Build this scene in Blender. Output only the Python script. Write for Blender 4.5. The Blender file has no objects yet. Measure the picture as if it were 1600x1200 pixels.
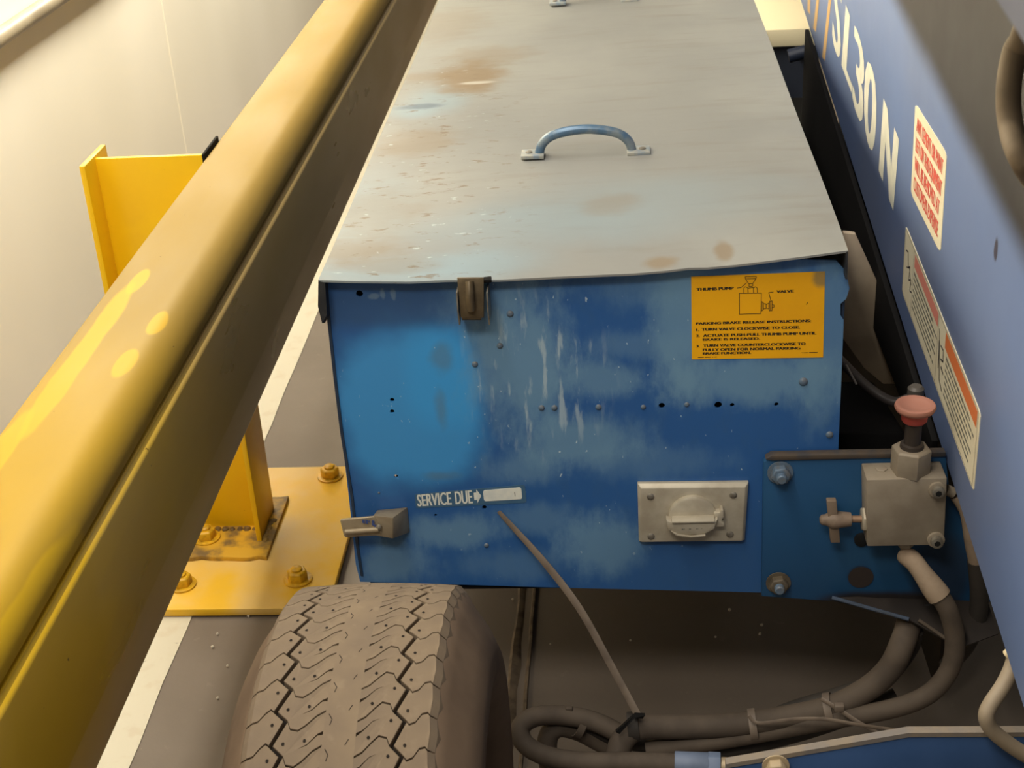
import bpy, bmesh, math, random
from mathutils import Vector, Matrix

random.seed(7)
S = bpy.context.scene
COL = S.collection

# ------------------------------------------------------------------ camera
FPX = 2255.0
CAM = Vector((0, 0, 1.24))
_d = Vector((142, -1183, FPX))                 # direction of world +Y seen from the lens
_v = Vector((262, 4330, 0)); _v.z = -(_d.x * _v.x + _d.y * _v.y) / FPX   # world -Z
YC = _d.normalized(); ZC = (-_v).normalized(); XC = YC.cross(ZC)
cam = bpy.data.cameras.new('camera')
cam.sensor_width = 36; cam.lens = FPX / 1600 * 36; cam.clip_start = 0.02
cam.dof.use_dof = True; cam.dof.focus_distance = 1.5; cam.dof.aperture_fstop = 22
camo = bpy.data.objects.new('camera', cam); COL.objects.link(camo)
M = Matrix(((XC.x, -XC.y, -XC.z), (YC.x, -YC.y, -YC.z), (ZC.x, -ZC.y, -ZC.z)))
camo.matrix_world = Matrix.Translation(CAM) @ M.to_4x4()
S.camera = camo

# ------------------------------------------------------------------ world, lights, exposure
W = bpy.data.worlds.new('world'); S.world = W; W.use_nodes = True
bg = W.node_tree.nodes['Background']
bg.inputs[0].default_value = (1.0, 0.92, 0.80, 1); bg.inputs[1].default_value = 0.2

def area(name, loc, target, sx, sy, power, color):
    l = bpy.data.lights.new(name, 'AREA'); l.shape = 'RECTANGLE'; l.size = sx; l.size_y = sy
    l.energy = power; l.color = color
    o = bpy.data.objects.new(name, l); COL.objects.link(o)
    o.location = loc
    o.rotation_euler = (Vector(target) - Vector(loc)).to_track_quat('-Z', 'Y').to_euler()
    return o
tube = area('tube_light', (-0.58, 1.1, 2.7), (0.1, 1.4, 0.4), 0.20, 2.4, 52, (1.0, 0.94, 0.83))
tube.rotation_euler = (0, math.radians(-18), 0)      # the tube runs along the rail
area('wall_fill_light', (-0.60, 4.0, 1.9), (-1.1, 4.0, 1.9), 4.4, 0.9, 400, (1.0, 0.94, 0.83))  # added fill that brightens only the wall, no such lamp seen
area('near_fill_light', (-0.45, -0.7, 2.75), (-0.05, 1.3, 0.5), 1.2, 0.4, 40, (1.0, 0.94, 0.84))  # added fill for the box front, source not seen

S.view_settings.view_transform = 'Standard'; S.view_settings.look = 'None'
S.view_settings.gamma = 1; S.view_settings.use_curve_mapping = False
S.view_settings.exposure = -0.14

# ------------------------------------------------------------------ geometry of the lens: a pixel onto a real plane
def ray(px, py):
    c = Vector((px - 800, py - 600, FPX)); return Vector((XC.dot(c), YC.dot(c), ZC.dot(c)))
def onX(px, py, x):
    r = ray(px, py); return CAM + r * (x / r.x)
def onY(px, py, y):
    r = ray(px, py); return CAM + r * (y / r.y)
def onZ(px, py, z):
    r = ray(px, py); return CAM + r * ((z - CAM.z) / r.z)

# ------------------------------------------------------------------ materials
def lin(c):
    return tuple(((v / 255) / 12.92 if v / 255 <= 0.04045 else ((v / 255 + 0.055) / 1.055) ** 2.4) for v in c)

class Mat:
    def __init__(s, name, color, rough=0.5, metal=0.0, spec=0.5):
        m = bpy.data.materials.new(name); m.use_nodes = True
        s.m = m; s.nt = m.node_tree; s.b = s.nt.nodes['Principled BSDF']
        s.c = s.rgb(color); s.b.inputs['Roughness'].default_value = rough
        s.b.inputs['Metallic'].default_value = metal
        s.b.inputs['Specular IOR Level'].default_value = spec
        s.co = s.nt.nodes.new('ShaderNodeTexCoord').outputs['Object']
        s.rough = None
    def rgb(s, c):
        n = s.nt.nodes.new('ShaderNodeRGB'); n.outputs[0].default_value = (*c[:3], 1); return n.outputs[0]
    def val(s, x, sock):
        if isinstance(x, (int, float)): sock.default_value = x
        else: s.nt.links.new(x, sock)
    def math(s, op, a, b=0.0, clamp=False):
        n = s.nt.nodes.new('ShaderNodeMath'); n.operation = op; n.use_clamp = clamp
        s.val(a, n.inputs[0]); s.val(b, n.inputs[1]); return n.outputs[0]
    def mapped(s, scale=(1, 1, 1), rot=(0, 0, 0)):
        n = s.nt.nodes.new('ShaderNodeMapping'); n.inputs['Scale'].default_value = scale
        n.inputs['Rotation'].default_value = rot
        s.nt.links.new(s.co, n.inputs[0]); return n.outputs[0]
    def noise(s, scale, detail=3, stretch=(1, 1, 1), rough=0.55, rot=(0, 0, 0), off=0.0):
        n = s.nt.nodes.new('ShaderNodeTexNoise'); n.noise_dimensions = '4D'
        n.inputs['W'].default_value = off
        n.inputs['Scale'].default_value = scale; n.inputs['Detail'].default_value = detail
        n.inputs['Roughness'].default_value = rough
        s.nt.links.new(s.mapped(stretch, rot), n.inputs['Vector']); return n.outputs[0]
    def step(s, x, lo, hi):
        n = s.nt.nodes.new('ShaderNodeMapRange'); n.interpolation_type = 'SMOOTHSTEP'
        s.val(x, n.inputs[0]); n.inputs[1].default_value = lo; n.inputs[2].default_value = hi
        return n.outputs[0]
    def sep(s):
        n = s.nt.nodes.new('ShaderNodeSeparateXYZ'); s.nt.links.new(s.co, n.inputs[0]); return n.outputs
    def blob(s, u, v, cu, cv, ru, rv, soft=0.5, wob=None, amt=0.5, p=2.0):
        """1 inside a (super)ellipse, 0 outside; wob is a noise output that makes its rim uneven"""
        a = s.math('POWER', s.math('ABSOLUTE', s.math('DIVIDE', s.math('SUBTRACT', u, cu), ru)), p)
        b = s.math('POWER', s.math('ABSOLUTE', s.math('DIVIDE', s.math('SUBTRACT', v, cv), rv)), p)
        r = s.math('POWER', s.math('ADD', a, b), 1 / p)
        if wob is not None: r = s.math('ADD', r, s.math('MULTIPLY', s.math('SUBTRACT', wob, 0.5), amt))
        n = s.step(r, 1 + soft / 2, 1 - soft / 2); return n
    def mix(s, fac, color, k=1.0):
        n = s.nt.nodes.new('ShaderNodeMix'); n.data_type = 'RGBA'
        f = s.math('MULTIPLY', fac, k) if not isinstance(fac, float) else fac
        s.val(f, n.inputs[0]); s.nt.links.new(s.c, n.inputs[6])
        if isinstance(color, tuple): n.inputs[7].default_value = (*color[:3], 1)
        else: s.nt.links.new(color, n.inputs[7])
        s.c = n.outputs[2]; return s
    def roughness(s, x): s.nt.links.new(x, s.b.inputs['Roughness']); return s
    def bump(s, h, dist=0.001, k=0.4):
        n = s.nt.nodes.new('ShaderNodeBump'); n.inputs['Distance'].default_value = dist
        n.inputs['Strength'].default_value = k; s.nt.links.new(h, n.inputs['Height'])
        s.nt.links.new(n.outputs[0], s.b.inputs['Normal']); return s
    def done(s):
        s.nt.links.new(s.c, s.b.inputs['Base Color']); return s.m

def plain(name, c, rough=0.5, metal=0.0, vary=None, scale=30, spec=0.5, k=0.7, bump=0.0):
    m = Mat(name, lin(c), rough, metal, spec)
    if vary: m.mix(m.step(m.noise(scale, 4), 0.38, 0.66), lin(vary), k)
    if bump: m.bump(m.noise(scale * 3, 3), bump, 0.5)
    return m.done()

# ------------------------------------------------------------------ mesh builder
class MB:
    def __init__(s): s.v = []; s.f = []; s.mi = []; s.cur = 0
    def add(s, vs, fs):
        o = len(s.v); s.v += [Vector(p) for p in vs]
        for f in fs: s.f.append([i + o for i in f]); s.mi.append(s.cur)
        return s
    def box(s, x0, x1, y0, y1, z0, z1):
        P = [(x0, y0, z0), (x1, y0, z0), (x1, y1, z0), (x0, y1, z0), (x0, y0, z1), (x1, y0, z1), (x1, y1, z1), (x0, y1, z1)]
        return s.add(P, [(0, 3, 2, 1), (4, 5, 6, 7), (0, 1, 5, 4), (1, 2, 6, 5), (2, 3, 7, 6), (3, 0, 4, 7)])
    def hexa(s, P):      # 8 points: bottom loop then top loop
        return s.add(P, [(0, 3, 2, 1), (4, 5, 6, 7), (0, 1, 5, 4), (1, 2, 6, 5), (2, 3, 7, 6), (3, 0, 4, 7)])
    def prism(s, pts, off):   # polygon of 3d points, extruded by vector off
        n = len(pts); off = Vector(off); a = [Vector(p) for p in pts]; b = [p + off for p in a]
        return s.add(a + b, [tuple(range(n)), tuple(range(2 * n - 1, n - 1, -1))] +
                     [(i, i + n, (i + 1) % n + n, (i + 1) % n) for i in range(n)])
    def loft(s, rings, caps=True, closed=True):
        n = len(rings[0]); o = len(s.v); vs = [p for r in rings for p in r]; fs = []
        for k in range(len(rings) - 1):
            for i in range(n if closed else n - 1):
                j = (i + 1) % n; fs.append((k * n + i, k * n + j, (k + 1) * n + j, (k + 1) * n + i))
        if caps and closed:
            fs.append(tuple(range(n - 1, -1, -1))); fs.append(tuple((len(rings) - 1) * n + i for i in range(n)))
        return s.add(vs, fs)
    def lathe(s, base, axis, prof, n=20, caps=True, phase=0.0):   # prof: (distance along axis, radius)
        base = Vector(base); a = Vector(axis).normalized()
        u = a.orthogonal().normalized(); w = a.cross(u)
        rings = [[base + a * t + (u * math.cos(phase + 2 * math.pi * i / n) + w * math.sin(phase + 2 * math.pi * i / n)) * r for i in range(n)] for t, r in prof]
        return s.loft(rings, caps)
    def tube(s, pts, r, n=12, sub=6, flat=None):
        P = spline(pts, sub) if sub > 1 else [Vector(p) for p in pts]
        if callable(r): R = [r(i / (len(P) - 1)) for i in range(len(P))]
        else: R = [r] * len(P)
        t0 = (P[1] - P[0]).normalized(); u = t0.orthogonal().normalized(); rings = []
        if flat: u = Vector(flat)
        for i, p in enumerate(P):
            t = (P[min(i + 1, len(P) - 1)] - P[max(i - 1, 0)]).normalized()
            u = (u - t * u.dot(t)).normalized(); w = t.cross(u)
            k = 0.3 if flat else 1.0
            rings.append([p + (u * math.cos(2 * math.pi * j / n) * k + w * math.sin(2 * math.pi * j / n)) * R[i] for j in range(n)])
        return s.loft(rings)
    def build(s, name, mat, parent=None, bevel=0.0, smooth=40, seg=2, origin=None):
        me = bpy.data.meshes.new(name)
        o = origin if origin is not None else (WORLD.get(parent, Vector((0, 0, 0))) if parent else (sum(s.v, Vector()) / len(s.v) if s.v else Vector()))
        o = Vector(o)
        me.from_pydata([tuple(p - o) for p in s.v], [], s.f)
        mats = mat if isinstance(mat, (list, tuple)) else [mat]
        for m in mats: me.materials.append(m)
        for p, k in zip(me.polygons, s.mi): p.material_index = k
        bm = bmesh.new(); bm.from_mesh(me)
        bmesh.ops.recalc_face_normals(bm, faces=bm.faces)
        if bevel > 0:
            ed = [e for e in bm.edges if len(e.link_faces) == 2 and e.calc_face_angle(0) > math.radians(38)]
            bmesh.ops.bevel(bm, geom=ed, offset=bevel, segments=seg, affect='EDGES', profile=0.5, clamp_overlap=True)
        bm.to_mesh(me); bm.free()
        if smooth:
            for p in me.polygons: p.use_smooth = True
            me.set_sharp_from_angle(angle=math.radians(smooth))
        return link(name, me, parent, o)

WORLD = {}
def link(name, me, parent=None, o=(0, 0, 0)):
    ob = bpy.data.objects.new(name, me); COL.objects.link(ob); o = Vector(o)
    if parent: ob.parent = parent; ob.location = o - WORLD[parent]
    else: ob.location = o
    WORLD[ob] = o
    return ob
def spline(pts, sub=6):
    P = [Vector(p) for p in pts]; out = []
    for i in range(len(P) - 1):
        a, b, c, d = P[max(i - 1, 0)], P[i], P[i + 1], P[min(i + 2, len(P) - 1)]
        for k in range(sub):
            t = k / sub
            out.append(0.5 * ((2 * b) + (c - a) * t + (2 * a - 5 * b + 4 * c - d) * t * t + (3 * b - a - 3 * c + d) * t ** 3))
    out.append(P[-1]); return out
GROUP = {'hydraulic_hose': 'hydraulic hoses below the valve', 'cable_tie': 'cable ties on the hose bundle'}
def thing(name, label, cat, loc, group=None):
    o = bpy.data.objects.new(name, None); COL.objects.link(o); o.location = loc; o.empty_display_size = 0.05
    WORLD[o] = Vector(loc); return tag(o, label, cat, group)
def tag(o, label, cat, group=None, kind=None):
    if label: o['label'] = label
    if cat: o['category'] = cat
    group = group or GROUP.get(o.name.split('.')[0])
    if group: o['group'] = group
    if kind: o['kind'] = kind
    return o
def copy_part(o, parent, loc, rot=None):
    c = o.copy(); COL.objects.link(c); c.parent = parent; c.location = Vector(loc) - WORLD[parent]
    if rot: c.rotation_euler = rot
    WORLD[c] = Vector(loc); return c
def quad_fn(q):        # bilinear on four world corners TL TR BR BL, (s right, t down)
    a, b, c, d = [Vector(p) for p in q]
    return lambda s, t: (a * (1 - s) + b * s) * (1 - t) + (d * (1 - s) + c * s) * t
def rounded_quad(fn, r=0.06, n=4, asp=1.0):
    pts = []
    for cx, cy, a0 in ((1 - r, r * asp, -90), (1 - r, 1 - r * asp, 0), (r, 1 - r * asp, 90), (r, r * asp, 180)):
        for k in range(n + 1):
            a = math.radians(a0 + 90 * k / n); pts.append(fn(cx + r * math.cos(a), cy + r * asp * math.sin(a)))
    return pts
def text_mesh(body):
    cu = bpy.data.curves.new('txt', 'FONT'); cu.body = body; cu.resolution_u = 3; cu.fill_mode = 'FRONT'
    ob = bpy.data.objects.new('txt', cu); COL.objects.link(ob)
    dg = bpy.context.evaluated_depsgraph_get(); dg.update()
    me = bpy.data.meshes.new_from_object(ob.evaluated_get(dg))
    vs = [v.co.copy() for v in me.vertices]; fs = [list(p.vertices) for p in me.polygons]
    bpy.data.objects.remove(ob); bpy.data.curves.remove(cu); bpy.data.meshes.remove(me)
    return vs, fs
def add_text(mb, body, fn, s0, s1, t0, t1, off, bold=0.0, shear=0.0):
    """letters fitted between s0..s1 (left, right) and t0..t1 (cap line, baseline) of a sticker"""
    vs, fs = text_mesh(body)
    x0 = min(v.x for v in vs); x1 = max(v.x for v in vs); h = 0.69
    off = Vector(off)
    for rep in ([0] if not bold else [-bold, 0, bold]):
        k = 0 if rep == 0 else (1e-5 if rep > 0 else 2e-5)
        mb.add([fn(s0 + (s1 - s0) * (v.x - x0) / (x1 - x0) + rep, t1 + (t0 - t1) * v.y / h) + off * (1 + k * 1e3) for v in vs], fs)
def bar(mb, a, b, w, off):    # thin printed line
    a = Vector(a); b = Vector(b); off = Vector(off); t = (b - a).normalized(); n = off.normalized().cross(t) * w / 2
    mb.add([a + n + off, b + n + off, b - n + off, a - n + off], [(0, 1, 2, 3)])

# ------------------------------------------------------------------ shared materials
YEL = (232, 176, 22)
def yellow(name, base, dust, k=0.5, rough=0.32, sc=8):
    m = Mat(name, lin(base), rough, 0, 0.5)
    m.mix(m.step(m.noise(sc, 4, off=1.3), 0.42, 0.62), lin(dust), k)
    m.mix(m.step(m.noise(160, 2, off=4), 0.74, 0.78), lin((95, 68, 20)), 0.7)
    m.roughness(m.math('MULTIPLY_ADD', m.noise(14, 3), 0.25))
    m.nt.nodes[-1].inputs[2].default_value = rough - 0.1
    m.bump(m.noise(260, 2), 0.0004, 0.3)
    return m.done()
M_yel = yellow('yellow_paint', (234, 188, 8), (226, 176, 20), 0.5)
M_yel_bolt = plain('yellow_bolt_paint', (222, 172, 28), 0.45, 0, (150, 112, 30), 90, k=0.6)
M_steel_dusty = plain('dusty_cast_zinc', (184, 175, 156), 0.5, 0.2, (158, 146, 126), 35, bump=0.0004)
M_block = plain('dusty_valve_steel', (150, 138, 120), 0.6, 0.1, (128, 115, 98), 28, bump=0.0004)
M_bolt_grey = plain('grey_bolt', (146, 140, 128), 0.45, 0.5, (95, 85, 72), 90)
M_bolt_blue = plain('blue_grey_bolt', (92, 112, 132), 0.5, 0.1, (110, 105, 98), 120)
M_black = plain('black_paint', (16, 15, 15), 0.75, 0, (22, 20, 19), 12, spec=0.15)
M_hole = plain('dark_hole', (8, 8, 8), 0.9)
M_rubber = plain('dusty_hose_rubber', (88, 77, 66), 0.75, 0, (66, 57, 49), 22, spec=0.25)
M_rubber_dark = plain('dark_hose_rubber', (48, 44, 40), 0.7, 0, (62, 56, 50), 20, spec=0.3)
M_tan_sleeve = plain('tan_sleeve', (158, 138, 116), 0.8, 0, (130, 110, 90), 40, bump=0.001)
M_tie = plain('dusty_nylon_tie', (118, 104, 90), 0.6, 0, (92, 80, 70), 40)
M_white_print = plain('white_print', (226, 226, 214), 0.5, 0, (196, 202, 200), 70, k=0.6)
M_black_print = plain('black_print', (38, 30, 16), 0.6)
M_red_print = plain('red_print', (214, 92, 78), 0.6)
M_pink_print = plain('pink_print', (222, 138, 120), 0.6)
M_orange_print = plain('orange_print', (214, 118, 66), 0.6)
M_grey_print = plain('grey_print', (118, 116, 104), 0.6)

# ------------------------------------------------------------------ setting: floor, wall
m = Mat('concrete_floor', lin((124, 113, 102)), 0.55, 0, 0.35)
m.mix(m.step(m.noise(3, 5), 0.35, 0.7), lin((108, 97, 86)), 0.8)
m.mix(m.step(m.noise(40, 4, off=2), 0.62, 0.72), lin((136, 126, 114)), 0.35)
m.mix(m.step(m.noise(130, 2, off=5), 0.73, 0.76), lin((170, 160, 146)), 0.5)
m.bump(m.noise(120, 3), 0.0008, 0.3)
M_floor = m.done()
floor = MB().box(-1.3, 3.2, -1.2, 6.5, -0.06, 0).build('floor', M_floor, origin=(0, 0, 0))
floor['kind'] = 'structure'
m = Mat('white_floor_paint', lin((204, 197, 176)), 0.5)
m.mix(m.step(m.noise(30, 5), 0.5, 0.66), lin((196, 184, 160)), 0.7)
m.mix(m.step(m.noise(70, 3, off=3), 0.68, 0.74), lin((130, 118, 104)), 0.8)
st = MB()
P = []; Q = []
for i in range(61):
    y = -1.0 + i * 0.12
    P.append((-0.626 + random.uniform(-.0015, .0015), y, 0.0)); Q.append((-0.728, y, 0.0))
st.prism(P + Q[::-1], (0, 0, 0.0016)).build('floor_stripe', m.done(), floor)
jm = plain('joint_filler', (120, 104, 84), 0.7, 0, (60, 50, 42), 40)
jb = MB(); rings = []
for i in range(90):
    y = 0.2 + i * 0.05; w = 0.007 + random.uniform(-.0025, .0025); h = 0.003 + random.uniform(0, .003)
    x = -0.149 + random.uniform(-.0015, .0015)
    rings.append([(x - w, y, 0), (x - w * .5, y, h), (x + w * .5, y, h * .7), (x + w, y, 0)])
jb.loft(rings, caps=False, closed=False).build('joint_filler', jm, floor)
jb2 = MB(); rings = []
for i in range(90):
    y = 0.2 + i * 0.05; x = -0.131 + random.uniform(-.001, .001); h = 0.004 + random.uniform(0, .002)
    rings.append([(x - .003, y, 0), (x - .001, y, h), (x + .002, y, h), (x + .003, y, 0)])
jb2.loft(rings, caps=False, closed=False).build('joint_filler', jm, floor)
chips = MB()
for px, py in ((801, 936), (1140, 952), (1190, 976), (1188, 990), (985, 1000), (1118, 995), (340, 990), (332, 1010), (388, 962), (355, 1040), (340, 1090), (860, 1006), (452, 1050)):
    p = onZ(px, py, 0.003); r = random.uniform(.0015, .0028)
    chips.lathe(p, (random.uniform(-.6, .6), random.uniform(-.6, .6), 1), [(-r, r * .5), (0, r), (r * .6, r * .4)], 5)
tag(chips.build('floor_debris', plain('paint_chip', (200, 190, 172), 0.7), smooth=0), 'pale paint chips scattered on the dark concrete floor', 'debris', kind='stuff')

m = Mat('cream_wall', lin((236, 229, 208)), 0.35, 0, 0.4)
m.mix(m.step(m.noise(1.6, 2, (1, 1, 0.5)), 0.35, 0.7), lin((220, 212, 188)), 0.6)
M_wall = m.done()
wall = MB()
def wall_panel(y0, y1, k):
    rings = []
    for i in range(25):
        y = y0 + (y1 - y0) * i / 24
        x = -1.10 - (.003 if y0 > 3 else 0) + 0.005 * math.sin(y * 3.1 + k) + 0.002 * math.sin(y * 7.7)
        rings.append([(x, y, 0), (x + .002 * math.sin(y * 5), y, 0.35), (x + .003 * math.sin(y * 4 + 1), y, 0.9), (x, y, 1.9), (x - .05, y, 1.9), (x - .05, y, 0)])
    return MB().loft(rings)
wall = MB().box(-1.19, -1.165, -1.2, 6.5, 0, 1.9).build('wall_left', M_wall, origin=(-1.17, 0, 0)); wall['kind'] = 'structure'
for i, (y0, y1) in enumerate(((-1.2, 0.9), (0.901, 3.52), (3.515, 6.4))):
    wall_panel(y0, y1, i * 1.7).build('wall_panel', M_wall, wall, smooth=60)

# grey pipe along the wall
pp = thing('wall_pipe', 'grey round pipe running along the cream wall at upper left', 'pipe', onX(40, 25, -1.084))
a = onX(0, 58, -1.084); b = onX(85, 0, -1.084); dd = (b - a)
MB().tube([a - dd * 3, a, b, b + dd * 6], 0.0165, 16, 1).build('pipe', plain('grey_pipe', (150, 138, 112), 0.4, 0.1, (120, 108, 86), 10), pp)
for k in (-1.2, 3.4):
    q = a + dd * k; MB().tube([q, q + Vector((-0.05, 0, 0))], 0.008, 8, 1).build('bracket', M_bolt_grey, pp)

# ------------------------------------------------------------------ yellow guard rail
def rail_paint(name, c0, c1, c2, r0, r1, spec):
    m = Mat(name, lin(c0), 0.5, 0, spec)
    o = m.sep()
    m.mix(m.step(m.noise(5, 3, (3, 0.6, 3)), 0.4, 0.6), lin(c1), 0.6)
    m.mix(m.step(m.math('ADD', o[1], m.math('MULTIPLY', m.noise(3, 3, off=9), .8)), 1.2, 1.9), lin(c2), .85)
    wb = m.noise(9, 2, off=2)
    # glossy bare patches rubbed through the dust
    for cy, cx, ry, rx in ((1.23, -.525, .16, .012), (1.03, -.535, .09, .012), (0.86, -.44, .10, .010), (1.22, -.475, .03, .010), (1.31, -.468, .028, .009), (1.42, -.52, .03, .008), (0.84, -.54, .05, .009)):
        m.mix(m.blob(o[1], o[0], cy, cx, ry, rx, 0.25, wb, 1.0), lin((206, 166, 26)), 0.7)
    m.mix(m.step(m.noise(120, 2, off=4), 0.745, 0.775), lin((80, 56, 18)), 0.8)
    m.roughness(m.step(m.noise(6, 3, (2, .6, 2), off=7), 0.2, 0.9))
    mm = m.nt.nodes[-1]; mm.inputs[3].default_value = r0; mm.inputs[4].default_value = r1
    return m.done()
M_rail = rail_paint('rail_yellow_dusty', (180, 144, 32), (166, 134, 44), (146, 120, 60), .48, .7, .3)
M_rail_side = rail_paint('rail_side_dusty_lit', (216, 176, 44), (204, 166, 58), (166, 142, 96), .25, .42, .5)  # dusty, and lightened so the light on the side sits in the colour
rail = thing('guard_rail', 'long yellow steel guard rail with rounded edges beside the blue box', 'guard rail', (0, 0, 0))
def arc(cx, cz, r, a0, a1, n=6):
    return [(cx + r * math.cos(math.radians(a0 + (a1 - a0) * k / n)), cz + r * math.sin(math.radians(a0 + (a1 - a0) * k / n))) for k in range(n + 1)]
top = [(-.549, .602)] + arc(-.545, .632, .004, 180, 90, 3) + arc(-.471, .606, .030, 92, -12, 10) + [(-.449, .598)]
side = [(-.545, .594), (-.450, .597), (-.441, .594)] + arc(-.441, .585, .005, 70, 2, 3) + arc(-.445, .478, .012, 2, -8, 2) + arc(-.450, .434, .014, -8, -85, 4) + [(-.53, .420), (-.545, .430)]
def extr(prof, y0, y1, n=30):
    return MB().loft([[(x, y0 + (y1 - y0) * i / n, z) for x, z in prof] for i in range(n + 1)])
extr(top, -0.3, 3.7).build('top_rail', M_rail, rail, smooth=35)
extr(side, -0.3, 3.7).build('side_rail', M_rail_side, rail, smooth=35)

# post and base plate
post = thing('rail_post', 'yellow H-section post bolted to floor by square base plate', 'post', (-.64, 1.875, 0))
def hpost():
    MB().box(-.722, -.714, 1.828, 1.922, .023, .632).build('flange', M_yel, post, .0012)
    MB().box(-.561, -.553, 1.828, 1.922, .023, .600).build('flange', M_yel, post, .0012)
    MB().box(-.716, -.559, 1.871, 1.879, .023, .628).build('web', M_yel, post, .001)
hpost()
MB().box(-.5535, -.5495, 1.835, 1.915, .590, .641).build('dark_gap_fill', M_black, post, .001)  # black strip standing in for the dark slot between post and rail
bp = MB().prism([(-.86, 1.665, .004), (-.423, 1.665, .004), (-.423, 2.062, .004), (-.86, 2.062, .004)], (0, 0, .012)).build('base_plate', yellow('yellow_plate', (226, 176, 26), (222, 186, 112), 0.9, 0.4, 6), post, .0015)
MB().box(-.855, -.43, 1.68, 2.05, 0, .005).build('dark_gap_fill', M_black, post)  # black sheet standing in for the shaded gap under the base plate
fp = MB(); rr = []
n = 16; out = []
for i in range(n + 1): out.append((-.742 + .205 * i / n, 1.787 + random.uniform(-.003, .003), .0155))
for i in range(n + 1): out.append((-.537 - .205 * i / n, 1.957 + random.uniform(-.002, .002), .0155))
fp.prism(out, (0, 0, .008)).build('foot_plate', yellow('yellow_rough', (206, 158, 36), (96, 78, 52), 0.9, 0.55, 22), post, .001)
# ragged weld blobs at the foot
wl = MB()
for i in range(26):
    a = (-.552 + random.uniform(-.002, .006), 1.83 + .11 * i / 26, .022) if i < 14 else (-.70 + .14 * (i - 14) / 12, 1.862, .024)
    r = random.uniform(.004, .008); wl.lathe(a, (random.uniform(-.3, .3), random.uniform(-.3, .3), 1), [(-r * .6, r * .7), (0, r), (r * .6, r * .5)], 7)
wl.build('weld_bead', plain('burnt_weld', (120, 92, 36), 0.7, 0, (60, 50, 36), 60), post)
def anchor(x, y, z):
    a = MB().lathe((x, y, z), (0, 0, 1), [(0, .0215), (.003, .0215), (.003, .015)], 20).build('washer', M_yel_bolt, post, .0006)
    nut = MB().lathe((x, y, z + .003), (0, 0, 1), [(0, .0155), (.013, .0155), (.015, .013)], 6, phase=random.random()).build('nut', M_yel_bolt, a, .0008)
    MB().lathe((x, y, z + .003), (0, 0, 1), [(.008, .0085), (.018, .0085), (.020, .006)], 12).build('bolt_end', M_yel_bolt, a)
for x, y in ((-.481, 2.028), (-.480, 1.735), (-.652, 1.725), (-.81, 1.735), (-.81, 2.03)): anchor(x, y, .016)
anchor(-.642, 1.838, .0235)

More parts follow.
